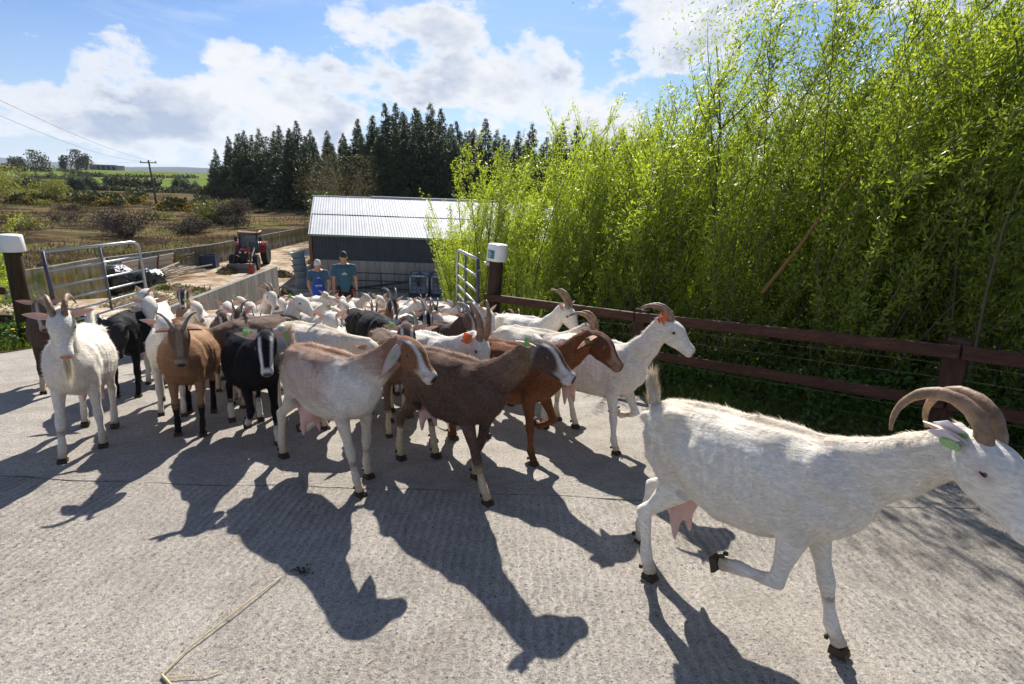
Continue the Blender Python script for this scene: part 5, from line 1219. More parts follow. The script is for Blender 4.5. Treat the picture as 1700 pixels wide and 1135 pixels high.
            if kk == 'w':
                for e_ in (.006, -.042): c2_ = q(-.034, -.006, e_); MB().lathe([(.0005, -.004), (.024, -.003), (.024, .003), (.0005, .004)], 12, Matrix.Translation(c2_) @ (MH.to_3x3() @ fc).to_track_quat('Z', 'X').to_matrix().to_4x4()).build('tag_button', mat('pale_green_tag', (.30, .50, .22), .6, 0, .3, 60), root)
    if horns:
        HLen, curl, splay, tilt0, r0 = horns
        for s in (-1, 1):
            P_ = Vector((.012, s*.028, .0)); a = R_(90+tilt0); pts = [P_.copy()]; rr = [r0*1.05]; n_ = 22; m_ = MB()
            for i in range(n_):
                u = (i+1)/n_; a2 = a+R_(curl)*u; sp_ = R_(splay)*(.35+.9*u); d = Vector((math.cos(a2)*math.cos(sp_), s*math.sin(sp_), math.sin(a2)*math.cos(sp_))); P_ = P_+d*HLen/n_; pts.append(P_.copy()); rr.append(r0*(1-u**1.5*.78)*(1+.06*math.sin(i*2.1)+.03*math.sin(i*5.3)))
            B2 = Body(); B2.loft('h', [(MH @ q, r_*.72, r_*1.12) for q, r_ in zip(pts, rr)], 12, sdh); obj('horn', mesh('horn', B2.V, B2.F, True), HORN[hcol], root)
    if tail is not None:
        a = R_(tail); T0 = Vector((-.405, 0, .715)); d = Vector((-math.cos(a), 0, math.sin(a))); d2 = Vector((-math.cos(a*.75), 0, math.sin(a*.75))).normalized(); B3 = Body()
        B3.loft('t', [(T0-d*.03, .022, .025), (T0+d*.03, .024, .026), (T0+d*.08, .022, .022), (T0+d*.08+d2*.05, .015, .014), (T0+d*.08+d2*.08, .005, .005)], 10, (0, 1, 0)); tm = mesh('tail', B3.V, B3.F, True); tcol = np3(p['base'] if pal in ('roan', 'lead') else (p['ridge'] or p['base'])); setcol(tm, np.tile(tcol, (len(tm.vertices), 1))); to = obj('tail', tm, coatmat(), root)
        n = 900 if fur else 160; u = rng.uniform(0, 1, n); th = rng.uniform(0, 6.28, n); c = np.array(T0)[None]+np.array(d)[None]*.14*u[:, None]; N = np.stack([np.cos(th)*abs(d.z), np.sin(th), np.cos(th)*abs(d.x)], -1); N /= np.linalg.norm(N, axis=1, keepdims=True)+1e-9
        tagc = (.62, .52, .38) if pal in ('roan', 'lead') else (p['base'] if p['ridge'] is None else p['ridge']); ff = strands('tail_hair', c+N*.018*(1-u[:, None]*.6), N, np.tile(np.array(d), (n, 1)), rng.uniform(.04, .085, n), np.full(n, .0016 if fur else .004), np.clip(np.tile(np3(tagc), (n, 1))*rng.uniform(.85, 1.25, (n, 1)), 0, .9), .30, .12)
        tag(obj('tail_hair', ff, furmat(), to), kind='stuff')
    if udder:
        B4 = Body(); u = udder*.8
        B4.loft('u', [(L_(-.22, 0, .52), .06, .09), (L_(-.235, 0, .46-.02*u), .075*u**.5, .09), (L_(-.245, 0, .40-.05*u), .068*u**.5, .075), (L_(-.245, 0, .345-.07*u), .045, .05)], 14, (0, 1, 0))
        for s in (-1, 1): B4.loft('u', [(L_(-.24, s*.03, .40-.05*u), .036, .04), (L_(-.235, s*.046, .345-.07*u), .024, .026), (L_(-.225, s*.056, .285-.08*u), .013, .013), (L_(-.222, s*.058, .265-.08*u), .008, .008)], 10, (0, 1, 0))
        um = B4.fuse('udder', .011, 5); obj('udder', um, PINKM, root)
    if beard:
        n = int(260*(1 if not fur else 5)); u = rng.uniform(-1, 1, (n, 2)); c0_ = [MH @ Vector((.215+.028*a, .014*b, -.118)) for a, b in u]; c = np.array([list(v) for v in c0_]); dn = np.tile(np.array([[.05, 0, -1.]]), (n, 1)); N = np.stack([u[:, 0]*.5, u[:, 1], np.zeros(n)], -1)+1e-3; N /= np.linalg.norm(N, axis=1, keepdims=True)
        bm_ = strands('beard', c, N, dn, rng.uniform(.5, 1., n)*beard*(1-.4*np.abs(u[:, 1])), np.full(n, .0022 if not fur else .0014), np.clip(np.tile(np3(p['face'] or p['base'])*np3((1, .95, .82)), (n, 1))*rng.uniform(.85, 1.15, (n, 1)), 0, .9), .03, .05); tag(obj('beard', bm_, furmat(), root), kind='stuff')
    if chin:
        n = 900; c = np.array([list(MH @ Vector((rng.uniform(-.02, .2), rng.uniform(-.02, .02), -.125))) for _ in range(n)]); dn = np.tile(np.array([[-.2, 0, -1.]]), (n, 1)); N = rnd_unit(n)*np.array([1, 1, .1]); N /= np.linalg.norm(N, axis=1, keepdims=True)
        tag(obj('beard', strands('beard', c, N, dn, rng.uniform(.4, 1, n)*chin, np.full(n, .0016), np.clip(np.tile(np3(p['base']), (n, 1))*rng.uniform(.8, 1.1, (n, 1)), 0, .9), .1, .2), furmat(), root), kind='stuff')
    return root
g0 = lambda s=0: ('g', s)
# ------------------------------------------------------------------ the herd, nearest animals first
HERD = 'goats of the herd'
LIFT = ('l', 42, -78, -125)
make_goat('big white goat striding out at the right front of the herd, long curved horns', 0.99, 1.83, -50, 1.0, 'lead', (32, -3), (34, -24, 0), dict(FR=('l', -10, -84, -76), FL=g0(16), HR=g0(2), HL=g0(-24)), 'back', (.46, 205, 9, 22, .0225), 'tan', 78, .9, 0, .0075, 110000, '-w', 1.04, .40, chin=.035, tilt=1.45, hs=.85, fl=.72)
make_goat('pale roan lop-eared goat with a brown face and white stripe, centre front', -1.17, 3.02, -37, .95, 'roan', (36, 8), (30, 12, 0), dict(FL=g0(-2), FR=g0(22), HL=('l', 0, -20, -55, -80), HR=g0(-14)), 'lop', None, 'tan', 80, 1.15, 0, .0085, 45000, '-g', 1., .42)
make_goat('dark brown hornless goat stretching its head out right, white ears with a green tag', -.38, 3.02, -43, .95, 'brown', (38, 10), (24, 20, 0), dict(FL=g0(-18), FR=g0(26), HL=g0(6), HR=g0(-12)), 'back', None, 'tan', None, .35, 0, .0085, 45000, '-g', .97, .42)
make_goat('white bearded goat with curved tan horns at the left front, facing the camera', -3.08, 3.38, -60, .95, 'white', (60, 6), (50, 10, 4), dict(FL=g0(-14), FR=g0(16), HL=g0(10), HR=g0(-8)), 'side', (.30, 190, 14, 20, .025), 'tan', 60, .6, .24, .0085, 45000, '', 1.08, .34)
make_goat('tan goat with a dark face and black legs, curved horns spread outward', -2.56, 3.78, -66, .90, 'tan', (46, 6), (54, 8, 0), dict(FL=g0(4), FR=g0(-6), HL=g0(0), HR=g0(-8)), 'down', (.21, 120, 38, 12, .020), 'grey', None, .6, 0, .0085, 38000, '', 1.20, .31)
make_goat('black goat with a white striped face and white ears with green tags', -2.0, 3.64, -52, .92, 'black', (36, 0), (50, -14, 0), dict(FL=g0(10), FR=('l', 38, -45, -60), HL=g0(4), HR=g0(-10)), 'side', None, 'tan', None, .5, 0, .0085, 38000, 'gg', 1.08, .34, earlen=1.15)
make_goat('reddish brown goat behind the dark brown one, droopy ear with a green tag', -.02, 3.48, -36, .95, 'red', (36, 14), (34, 16, 0), dict(FL=('l', 30, -60, -100), FR=g0(6), HL=g0(8), HR=g0(-14)), 'down', None, 'tan', None, .4, 0, .0095, 28000, '-g', 1., .40)
make_goat('white horned goat holding its head high, between the big one and the fence', .66, 3.78, -47, .95, 'white', (50, 6), (30, 14, 0), dict(FL=('l', 30, -70, -110), FR=g0(8), HL=g0(12), HR=g0(-10)), 'up', (.30, 120, 10, 34, .024), 'tan', None, .6, 0, .0095, 28000, '-o', 1.02, .40)
make_goat('white horned goat with an orange tag between the two leading brown goats', -.72, 3.85, -44, .95, 'white', (28, 4), (54, 6, 0), {}, 'side', (.34, 75, 14, 22, .028), 'tan', None, 0, 0, .010, 6000, '-o', 1.05, .34)
make_goat('dark brown and white faced goat looking at the camera behind the roan one', -1.02, 3.98, -62, .90, 'dstripe', (48, 0), (50, -12, 0), dict(FL=LIFT, FR=g0(8)), 'side', None, 'tan', None, .4, 0, .010, 8000, '-g', 1.05, .34)
make_goat('brown striped goat at the far left behind the bearded white one', -4.55, 4.75, -52, .92, 'dbeard', (42, 0), (50, 6, 0), {}, 'side', (.10, 60, 20, 5, .014), 'grey', None, .4, 0, .011, 4000, '', 1., .34)
make_goat('black goat mostly hidden behind the white bearded one', -3.72, 4.72, -72, .92, 'blackplain', (10, 20), (60, 0, 0), {}, 'side', None, 'grey', 70, .4, 0, .011, 5000, '', 1.1, .3)
make_goat('small white goat with pink ears walking at the left behind the tan one', -3.02, 4.2, -58, .86, 'white', (46, 2), (52, 6, 0), dict(FL=g0(8), FR=g0(-8)), 'side', None, 'tan', None, .5, 0, .010, 9000, '', .95, .33)
make_goat('brown-backed goat between the tan and black goats', -2.38, 4.55, -118, .92, 'dstripe', (0, 0), (60, 0, 0), {}, 'side', None, 'tan', None, .5, 0, .011, 9000, '', 1.12, .3)
make_goat('white goat with a full udder standing behind the black striped one', -1.68, 4.02, -34, .95, 'cream', (4, 20), (60, 10, 0), {}, 'side', None, 'tan', None, 1., 0, .011, 4000, '', 1.05, .3)
make_goat('white goat in profile with upright neck and pink ear, left of the middle', -2.62, 5.15, -24, .86, 'white', (60, 4), (24, 6, 0), {}, 'back', None, 'tan', None, .5, 0, .010, 5000, '-g', 1., .38)
make_goat('white goat looking straight out from the middle of the herd, pink ears spread', -1.72, 4.55, -70, .86, 'white', (52, 0), (54, 4, 0), {}, 'up', None, 'tan', None, .5, 0, .010, 6000, '', 1., .36)
make_goat('pinto goat with long grey horns and its head lowered', -.98, 4.62, -72, .86, 'pinto', (40, 6), (72, 0, 0), {}, 'side', (.34, 165, 14, 34, .024), 'grey', None, 0, 0, .010, 3000, '', 1., .32)
make_goat('dark brown bearded goat with grey horns looking right', -.80, 5.15, -46, .86, 'dbeard', (48, 4), (44, 6, 0), {}, 'side', (.34, 160, 14, 34, .022), 'grey', None, 0, .10, .010, 5000, '', 1., .34)
make_goat('white goat peering out behind the dark bearded one', -.62, 5.62, -50, .86, 'white', (48, 4), (46, 6, 0), {}, 'up', None, 'tan', None, 0, 0, .011, 0, '', 1., .34)
make_goat('white horned goat by the fence, backmost of the three on the right', .10, 5.25, -46, .95, 'white', (44, 4), (42, 8, 0), {}, 'up', (.32, 95, 12, 36, .024), 'tan', None, .4, 0, .010, 4000, '', 1.05, .36)
make_goat('white goat with curled horns half hidden behind the reddish brown one', .18, 4.35, -42, .93, 'cream', (34, 4), (52, 8, 0), {}, 'side', (.34, 150, 14, 34, .022), 'tan', None, .4, 0, .011, 3000, '', 1.05, .34)
make_goat('white goat with a plain face in the second row at the left', -3.85, 5.25, -62, .90, 'white', (46, 2), (48, 10, 0), {}, 'side', None, 'tan', None, 0, 0, .011, 3000, '', 1., .34)
make_goat('white goat looking left from the back left of the herd', -5.0, 6.85, -66, .86, 'white', (50, 4), (40, -30, 0), {}, 'up', None, 'tan', None, 0, 0, .012, 0, '', 1.05, .36)
make_goat('brown goat with white face stripes and short horns at the back left', -4.45, 6.75, -66, .86, 'togg', (54, 0), (46, 4, 0), {}, 'up', (.12, 50, 22, 12, .013), 'grey', None, 0, 0, .011, 0, '', 1., .38)
make_goat('striped goat with drooping ears left of the middle', -2.98, 5.05, -66, .86, 'dstripe', (40, 0), (60, 24, 0), {}, 'down', None, 'tan', None, 0, 0, .011, 0, '', 1., .3)
make_goat('striped goat with large pink ears and one grey curled horn', -2.72, 4.95, -68, .86, 'dstripe', (46, 0), (54, -10, 0), {}, 'up', (.26, 160, 20, 20, .017), 'grey', None, 0, 0, .011, 0, '', 1., .34)
make_goat('tan horned white goat with a raised head at the back, before the yard wall', -3.35, 6.35, -44, .86, 'cream', (60, 4), (34, 6, 0), {}, 'up', (.34, 140, 10, 40, .022), 'tan', None, 0, 0, .011, 0, '', 1., .38)
make_goat('tan goat with tall grey horns at the back centre of the herd', -1.72, 6.45, -62, .86, 'togg', (52, 0), (48, 8, 0), {}, 'up', (.34, 120, 16, 34, .022), 'grey', None, 0, 0, .011, 0, '', 1., .36)
make_goat('black goat with its back showing in the centre of the herd', -1.45, 5.15, -60, .93, 'blackplain', (10, 0), (60, 0, 0), {}, 'side', None, 'grey', None, 0, 0, .012, 2500, '', 1.1, .3)
make_goat('black and white striped goat next to the pinto one', -1.12, 5.45, -64, .86, 'black', (44, 0), (52, 0, 0), {}, 'side', (.3, 120, 14, 24, .02), 'grey', None, 0, 0, .012, 2500, '', 1., .34)

# the crowd at the back: a few kinds, each built once and copied
kinds = [make_goat('white goat in the crowd at the back', -2.55, 7.0, -60, .86, 'white', (36, 0), (44, 10, 0), {}, 'up', None, 'tan', None, 0, 0, .014, 0, '', 1., .36),
         make_goat('white goat in the crowd at the back', -2.1, 7.3, -70, .86, 'white', (26, 0), (54, -14, 0), {}, 'side', (.24, 110, 14, 30, .02), 'tan', None, 0, 0, .014, 0, '', 1., .34),
         make_goat('cream goat in the crowd at the back', -2.95, 7.4, -50, .86, 'cream', (40, 0), (36, 20, 0), {}, 'up', None, 'tan', None, 0, 0, .014, 0, '-g', 1., .36),
         make_goat('striped brown goat in the crowd at the back', -1.3, 7.2, -66, .86, 'togg', (32, 0), (50, 0, 0), {}, 'side', (.26, 130, 14, 26, .02), 'grey', None, 0, 0, .014, 0, '', 1., .34),
         make_goat('dark goat in the crowd at the back', -2.0, 6.3, -62, .86, 'blackplain', (16, 0), (52, 0, 0), {}, 'up', (.2, 60, 14, 10, .014), 'grey', None, 0, 0, .014, 0, '', 1., .34)]
GN = ['white goats crowded at the back', 'white horned goats crowded at the back', 'cream goats crowded at the back', 'striped goats crowded at the back', 'dark goats crowded at the back']
LB = ['hornless white goat in the crowd at the back of the herd', 'horned white goat in the crowd at the back of the herd', 'cream goat with green tag in the crowd at the back', 'horned brown striped goat in the crowd at the back', 'dark goat in the crowd at the back of the herd']
for k_, o in enumerate(kinds): o['label'] = LB[k_]; o['group'] = GN[k_]
def place(o, x, y, h, S):
    sl = (pz(y+.3)-pz(y-.3))/.6*.8; up = Vector((0, -sl, 1)).normalized(); fw = Vector((math.cos(R_(h)), math.sin(R_(h)), 0)); fw = (fw-up*fw.dot(up)).normalized()
    M_ = Matrix((fw, up.cross(fw), up)).transposed().to_4x4(); M_.translation = (x, y, pz(y)+.006); o.matrix_world = M_ @ Matrix.Scale(S, 4)
for x, y, h, k_ in ((-2.1, 5.65, -72, 0), (-2.45, 6.0, -50, 2), (-1.35, 6.05, -80, 1), (-3.55, 7.5, -60, 0), (-3.9, 8.1, -70, 3), (-1.75, 7.6, -50, 0), (-.95, 6.75, -60, 3), (-.75, 7.7, -70, 0), (-1.15, 8.2, -58, 1), (-2.3, 8.15, -64, 2), (-2.9, 8.6, -80, 0),
                    (-1.75, 8.8, -60, 1), (-3.3, 9.2, -66, 4), (-2.2, 9.3, -50, 0), (-2.6, 10.0, -70, 1), (-3.9, 9.9, -60, 0), (-3.2, 5.85, -66, 0), (-4.2, 7.3, -50, 2), (-1.5, 9.6, -60, 0), (-3.3, 10.4, -60, 2), (-.55, 6.35, -50, 0), (-2.75, 5.75, -88, 4), (-1.95, 5.25, -66, 0), (-.35, 5.95, -50, 1), (-1.05, 6.0, -74, 2), (-2.05, 6.5, -58, 1), (-3.6, 6.3, -66, 0), (-3.9, 6.0, -60, 2)):
    place(copy_tree(kinds[k_]), x, y, h+rng.uniform(-8, 8), .92*rng.uniform(.93, 1.05))
# ------------------------------------------------------------------ people
def person(label, x, y, h, H, pose, hair, skin, shirt, build):
    """H standing height; built facing +x, y to its left"""
    t = thing('person', label, 'person', (x, y, pz(y)+.005), R_(h)); s = H/1.80; B = Body(); v = lambda *a: Vector(a)*s
    sk = mat('skin_'+skin[0], skin[1], .55, 0, .08, 10)
    lean = pose['lean']; hip = v(0, 0, .96)
    def up(z, fwd=0., sx=0.): return hip+Vector((math.sin(lean)*(z-.96)*s+fwd*s*math.cos(lean), sx*s, math.cos(lean)*(z-.96)*s-fwd*s*math.sin(lean)))
    tor = [(up(.90), .155, .105), (up(.98), .165, .115), (up(1.08), .150, .108), (up(1.20), .160, .115), (up(1.32), .180, .122), (up(1.42), .188, .110), (up(1.48), .130, .075), (up(1.51), .062, .058)]
    sc = lambda L, k=1., a=0.: [(c, (w*k+a)*s, (d*k+a)*s) for c, w, d in L]
    sd = (0, 1, 0)
    B.loft('torso', sc(tor, 1.), 18, sd)
    nk = up(1.49); hp = pose['nod']; hd = rotm(0, math.degrees(lean)+hp, 0); hc = up(1.555, .01)
    MH = Matrix.Translation(hc) @ hd
    B.loft('neck', [(up(1.46), .065*s, .065*s), (up(1.52, .005), .056*s, .058*s), (MH @ v(-.01, 0, .03), .055*s, .060*s)], 12, sd)
    B.loft('head', [(MH @ v(.035, 0, -.018), .030*s, .030*s), (MH @ v(.030, 0, .0), .046*s, .055*s), (MH @ v(.020, 0, .04), .062*s, .082*s), (MH @ v(.008, 0, .09), .072*s, .094*s), (MH @ v(.002, 0, .14), .074*s, .097*s), (MH @ v(-.004, 0, .19), .064*s, .082*s), (MH @ v(-.006, 0, .225), .030*s, .042*s)], 16, sd)
    M3 = MH.to_3x3().to_4x4()
    B.ball(MH @ v(.110, 0, .075), v(.016, .014, .022), M3); B.ball(MH @ v(.100, 0, .035), v(.014, .024, .012), M3); B.ball(MH @ v(.088, 0, .128), v(.016, .050, .010), M3); B.ball(MH @ v(.085, 0, -.005), v(.018, .022, .016), M3)
    for q in (-1, 1): B.ball(MH @ v(-.005, q*.078, .095), v(.020, .010, .032), M3)
    arms = []
    for q, a in (('L', 1), ('R', -1)):
        sh = up(1.425, 0, a*.185); el = sh+v(*pose[q][0]); wr = el+v(*pose[q][1]); hnd = (wr-el).normalized()
        B.loft('arm', [(up(1.43, 0, a*.12), .050*s, .055*s), (sh, .055*s, .058*s), (sh.lerp(el, .35), .046*s, .048*s), (sh.lerp(el, .8), .038*s, .040*s), (el, .037*s, .038*s), (el.lerp(wr, .25), .038*s, .039*s), (el.lerp(wr, .7), .028*s, .028*s), (wr, .024*s, .022*s), (wr+hnd*.03*s, .020*s, .028*s), (wr+hnd*.085*s, .015*s, .040*s), (wr+hnd*.10*s, .012*s, .036*s)], 12, (0, 1, 0))
        fw = Vector((1, 0, 0)); fw = (fw-hnd*fw.dot(hnd)).normalized()
        for i, ln in enumerate((.066, .076, .072, .055)):
            b = wr+hnd*.090*s+fw*(.028-.019*i)*s; inn = Vector((0, -a, 0)); B.loft('finger', [(b, .0085*s, .0085*s), (b+hnd*ln*.5*s+inn*.006*s, .0078*s, .0078*s), (b+hnd*ln*.9*s+inn*.026*s, .006*s, .006*s)], 7, (0, 1, 0))
        b = wr+hnd*.035*s+fw*.024*s; B.loft('finger', [(b, .011*s, .011*s), (b+(hnd*.6+fw*.55)*.05*s, .0095*s, .0095*s), (b+(hnd*.9+fw*.6)*.075*s, .007*s, .007*s)], 7, (0, 1, 0))
        arms.append((sh, el, wr))
    legs = []
    for a, st in ((1, pose['step'][0]), (-1, pose['step'][1])):
        hj = hip+v(0, a*.085, -.04); kn = hip+v(st*.55+.03, a*.09, -.48); an = v(st, a*.09, .085)
        B.loft('leg', [(hj, .088*s, .098*s), (hj.lerp(kn, .4), .078*s, .086*s), (kn, .056*s, .060*s), (kn.lerp(an, .3), .056*s, .062*s), (an, .038*s, .042*s), (an-v(0, 0, .05), .04*s, .05*s)], 12, (0, 1, 0)); legs.append((hj, kn, an))
        B.loft('foot', [(an+v(-.05, 0, -.055), .034*s, .03*s), (an+v(.05, 0, -.055), .042*s, .028*s), (an+v(.15, 0, -.065), .036*s, .016*s)], 10, (0, 1, 0))
    obj('body', B.fuse('body', .0085, 3, .5), sk, t)
    # clothes follow the same sections, a little larger
    T = Body(); ts = [(up(.88), .178, .130)]+[(c, w+.016, d+.018) for c, w, d in tor[1:6]]+[(up(1.48), .125, .080)]
    T.loft('t', [(c, w*s, d*s) for c, w, d in ts], 20, sd)
    for sh, el, wr in arms:
        a = 1 if sh.y > 0 else -1; T.loft('t', [(up(1.43, 0, a*.11), .065*s, .068*s), (sh, .068*s, .070*s), (sh.lerp(el, .35), .064*s, .062*s), (sh.lerp(el, .70), .062*s, .058*s)], 14, sd)
    obj('tshirt', T.fuse('tshirt', .0105, 3, .5), mat(*shirt, c2=None), t)
    Q = Body()
    for hj, kn, an in legs: Q.loft('q', [(hj+v(0, 0, .09), .092*s, .112*s), (hj, .104*s, .116*s), (hj.lerp(kn, .5), .086*s, .094*s), (kn, .070*s, .074*s), (kn.lerp(an, .5), .066*s, .068*s), (an+v(0, 0, -.02), .060*s, .062*s)], 14, sd)
    obj('trousers', Q.fuse('trousers', .012, 2, .5), mat('black_trousers', (.018, .018, .02), .8, 0, .2), t)
    for hj, kn, an in legs:
        sh_ = MB(); Z = Body(); Z.loft('s', [(an+v(-.07, 0, -.050), .042*s, .034*s), (an+v(0, 0, -.04), .046*s, .044*s), (an+v(.08, 0, -.055), .048*s, .030*s), (an+v(.165, 0, -.064), .036*s, .018*s)], 12, (0, 1, 0)); obj('boot', mesh('boot', Z.V, Z.F, True), mat('boot_rubber', (.02, .02, .02), .5), t)
    HR = Body()
    HR.loft('h', [(MH @ v(-.050, 0, .05), .060*s, .035*s), (MH @ v(-.040, 0, .10), .076*s, .064*s), (MH @ v(-.020, 0, .155), .080*s, .090*s), (MH @ v(-.004, 0, .195), .073*s, .094*s), (MH @ v(.0, 0, .228+hair[2]), .045*s, .06*s), (MH @ v(.0, 0, .236+hair[2]), .02*s, .03*s)], 16, sd)
    obj('hair', HR.fuse('hair', .008, 2, .5), mat('hair_'+hair[0], hair[1], .7, 0, .35, 40, .8, 90), t)
    for q in (-1, 1): MB().lathe([(.0005, -.008), (.008, -.003), (.008, .003), (.0005, .008)], 8, Matrix.Translation(MH @ v(.086, q*.030, .105)) @ M3).build('eye', mat('dark_eye', (.03, .025, .02), .2), t)
    return t, up, arms, s, MH
TEE = (.042, .105, .155)
t, up, arms, s, MH = person('tall young man in a blue t-shirt with a pale emblem, looking down behind the goats', -3.78, 11.3, -71, 1.80, dict(lean=.05, nod=38, L=((.03, .045, -.29), (.05, .01, -.25)), R=((.04, -.05, -.29), (.05, -.01, -.25)), step=(.12, -.14)), ('brown', (.045, .028, .018), .012), ('tan', (.42, .25, .17)), ('blue_teal_cotton', TEE, .85, 0, .12, 6), 1)
em = mat('pale_print_ink', (.40, .52, .56), .8)
def chest(z, yy, o=.137): return up(z, o, yy)
m_ = MB()
for k in range(7):      # pale radiating plume emblem on the chest
    a = R_(-72+24*k); L = .10 if k == 3 else .085-.006*abs(k-3)
    p0 = (0, 1.27); p1 = (math.sin(a)*L, 1.27+math.cos(a)*L*.75); w = .013; nx, nz = math.cos(a)*w, -math.sin(a)*w
    pts = [(p0[0], p0[1]), ((p0[0]+p1[0])/2+nx, (p0[1]+p1[1])/2+nz), p1, ((p0[0]+p1[0])/2-nx, (p0[1]+p1[1])/2-nz)]
    m_.raw([chest(z, yy, .152) for yy, z in pts]+[chest(z, yy, .149) for yy, z in pts], [(0, 1, 2, 3), (7, 6, 5, 4), (0, 4, 5, 1), (1, 5, 6, 2), (2, 6, 7, 3), (3, 7, 4, 0)])
m_.build('shirt_print', em, t)
rd = mat('red_strap', (.55, .03, .03), .6)
for a in (-1, 1): MB().tube([up(.93, .09, a*.14), up(.84, .10, a*.165), up(.70, .07, a*.16)], .012*s, 6).build('red_strap', rd, t)
sh, el, wr = arms[0]; dd = (wr-el).normalized(); MB().lathe([(.030, -.012), (.033, -.008), (.033, .008), (.030, .012)], 14, Matrix.Translation(wr-dd*.01) @ dd.to_track_quat('Z', 'X').to_matrix().to_4x4()).build('watch', mat('dark_strap', (.02, .02, .02), .4), t)
t, up, arms, s, MH = person('older white-haired man in a blue apron bending forward left of the tall man', -4.38, 11.3, -66, 1.66, dict(lean=.30, nod=32, L=((.14, .05, -.26), (.15, -.05, -.19)), R=((.14, -.05, -.26), (.13, .06, -.20)), step=(.08, -.10)), ('white', (.60, .58, .55), .0), ('ruddy', (.48, .26, .19)), ('steel_blue_cotton', (.065, .12, .185), .85, 0, .12, 6), 1)
A = Body(); A.loft('a', [(up(.62, .07), .150*s, .10*s), (up(.80, .065), .175*s, .105*s), (up(.95, .045), .172*s, .115*s), (up(1.1, .040), .150*s, .112*s), (up(1.25, .040), .115*s, .112*s), (up(1.38, .045), .085*s, .098*s)], 18, (0, 1, 0))
obj('apron', mesh('apron', A.V, A.F, True), mat('royal_blue_apron', (.012, .075, .42), .7, 0, .1, 8), t)
for a in (-1, 1): MB().tube([up(1.36, .13, a*.07), up(1.45, .09, a*.075), up(1.51, .0, a*.055), up(1.50, -.07, a*.02)], .010, 6).build('apron_strap', MATS['royal_blue_apron'], t)
wp = mat('white_print', (.8, .8, .8), .7)
for z, ws in ((1.16, (-.075, -.05, -.022, .006, .034, .060)), (1.125, (-.06, -.02, .025, .06))):     # two rows of small white lettering, too small to read
    m_ = MB()
    for w_ in ws: c = up(z, .163, w_*1.0); m_.box(tuple(c), (.004, .020 if z > 1.14 else .028, .017 if z > 1.14 else .007), M=Matrix.Rotation(.30, 4, 'Y'))
    m_.build('apron_lettering', wp, t)
m_ = MB()
for k in range(5):
    a = R_(-60+30*k); c = up(1.335+.02*math.cos(a), .148, .035*math.sin(a)); m_.box(tuple(c), (.004, .014, .02), M=Matrix.Rotation(.30, 4, 'Y'))
m_.build('shirt_print', em, t)
# ------------------------------------------------------------------ grit, straw and droppings on the road
def grit(name, n, xr, yr, smin, smax, mt, p=2., thick=.6):
    x = rng.uniform(*xr, n); y = yr[0]+(yr[1]-yr[0])*rng.uniform(0, 1, n)**p; k = (x > ledge(y)+.1) & (x < redge(y)+.35); x, y = x[k], y[k]; n = len(x)
    base = np.array([(1, 0, 0), (.4, .9, 0), (-.7, .7, 0), (-1, -.2, 0), (-.3, -.95, 0), (.6, -.7, 0), (.1, .1, 1.)]); f = np.array([(0, 1, 6), (1, 2, 6), (2, 3, 6), (3, 4, 6), (4, 5, 6), (5, 0, 6)])
    s = smin*(smax/smin)**(rng.uniform(0, 1, n)**2.2); a = rng.uniform(0, 6.28, n); c, s_ = np.cos(a), np.sin(a); V = base[None]*s[:, None, None]*rng.uniform(.7, 1.3, (n, 7, 1)); X = V[..., 0]*c[:, None]-V[..., 1]*.75*s_[:, None]; Y = V[..., 0]*s_[:, None]+V[..., 1]*.75*c[:, None]; Z = V[..., 2]*thick
    P_ = np.stack([X+x[:, None], Y+y[:, None], Z+(prof(y)+.0055)[:, None]], -1); F = f[None]+np.arange(n)[:, None, None]*7
    tag(obj(name, mesh(name, P_.reshape(-1, 3), F.reshape(-1, 3)), mt), kind='stuff')
GD = leafmat('dark_grit', (.04, .042, .05), (.13, .12, .12), 0., .8, .2); GP = leafmat('pale_grit', (.22, .20, .18), (.42, .40, .36), 0., .8, .2)
grit('grit', 2600, (-4.5, 5), (.55, 5.), .0014, .0062, GD); grit('grit', 4200, (-4.5, 5), (.55, 4.5), .0015, .0045, GP)
n = 5200; y = rng.uniform(.9, 4.2, n); x = redge(y)+.15-np.abs(rng.normal(0, .55, n))
def gravel():
    global rng
    for mt, k in ((GD, 7000), (GP, 9000)):
        y = .5+4.2*rng.uniform(0, 1, k)**1.3; x = redge(y)+.2-np.abs(rng.normal(0, .42, k)); base = np.array([(1, 0, 0), (-.3, .9, 0), (-.7, -.7, 0), (0, 0, 1.)]); f = np.array([(0, 1, 3), (1, 2, 3), (2, 0, 3)])
        s = rng.uniform(.002, .0075, k); V = base[None]*s[:, None, None]*rng.uniform(.6, 1.4, (k, 4, 3)); V[..., 2] *= .7; P_ = V+np.stack([x, y, prof(y)+.0055], -1)[:, None]; F = f[None]+np.arange(k)[:, None, None]*4
        tag(obj('gravel', mesh('gravel', P_.reshape(-1, 3), F.reshape(-1, 3)), mt), kind='stuff')
gravel()
STRAW = mat('straw_stalk', (.50, .38, .20), .6, 0, .15, 20)
def on(x, y, z=.008): return (x, y, pz(y)+.006+z)
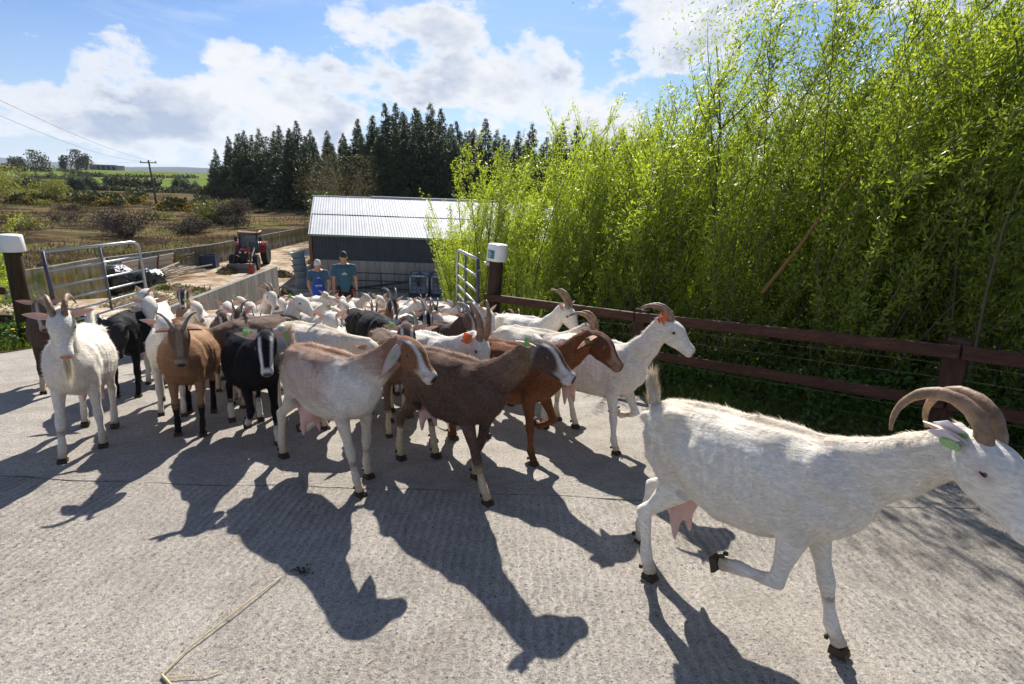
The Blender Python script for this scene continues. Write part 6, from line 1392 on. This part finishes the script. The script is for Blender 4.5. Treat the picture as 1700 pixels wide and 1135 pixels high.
tag(MB().tube([on(-1.02, 1.92), on(-1.09, 1.72, .02), on(-1.18, 1.50, .012), on(-1.20, 1.38)], .0032, 6).tube([on(-1.20, 1.38), on(-1.08, 1.30, .01), on(-.97, 1.24)], [.0048, .0042, .003], 6).tube([on(-1.19, 1.37), on(-1.05, 1.385, .01), on(-1.0, 1.41)], .0016, 5).build('straw_stalk', STRAW), 'long bent straw stalk lying on the concrete at the bottom left', 'straw')
c = (-.94, 1.97); n = 60; q = np.array([[c[0]+rng.normal(0, .02), c[1]+rng.normal(0, .012), pz(c[1])+.007+rng.uniform(0, .012)] for _ in range(n)])
V, F = tris_cloud(q, rnd_unit(n), rnd_unit(n), rng.uniform(.01, .03, n), rng.uniform(.004, .010, n)); tag(obj('dirt_clod', mesh('dirt_clod', V, F), mat('damp_dirt', (.06, .045, .03), .9)), 'small dark clod of dirt at the end of the straw stalk', 'dirt')
n = 700; y = .6+5.5*rng.uniform(0, 1, n)**1.5; x = rng.uniform(-1.4, 1.3, n)*y; k = (x < redge(y)) & (x > -6.5); x, y = x[k], y[k]; n = len(x); a = rng.uniform(0, 6.28, n)
V, F = tris_cloud(np.stack([x, y, prof(y)+.009], -1), np.stack([np.cos(a), np.sin(a), 0*a], -1), np.tile([[0, 0, 1.]], (n, 1)), rng.uniform(.01, .07, n), rng.uniform(.0012, .0028, n)); tag(obj('straw_bits', mesh('straw_bits', V, F), STRAW), kind='stuff')
n = 3500; y = rng.uniform(2.0, 7.0, n); x = redge(y)+.12-np.abs(rng.normal(0, .16, n)); V, F = tris_cloud(np.stack([x, y, prof(y)+rng.uniform(.006, .02, n)], -1), rnd_unit(n)*np.array([1, 1, .2]), np.tile([[0, 0, 1.]], (n, 1)), rng.uniform(.01, .05, n), rng.uniform(.003, .012, n)); tag(obj('leaf_litter', mesh('leaf_litter', V, F), leafmat('litter', (.10, .08, .05), (.22, .18, .10), .1, .8)), kind='stuff')
# ------------------------------------------------------------------ haze
hz = MB().box((0, 3100, 43), (13000, 6900, 156)).build('haze')
hm = bpy.data.materials.new('haze'); hm.use_nodes = True; t = NT(hm.node_tree)
pv = t.add('ShaderNodeVolumePrincipled', {'Color': (.78, .86, 1., 1), 'Density': .00008, 'Anisotropy': .2}); o_ = t.add('ShaderNodeOutputMaterial'); t.l.new(pv.outputs[0], o_.inputs['Volume'])
hz.data.materials.append(hm); tag(hz, kind='stuff')
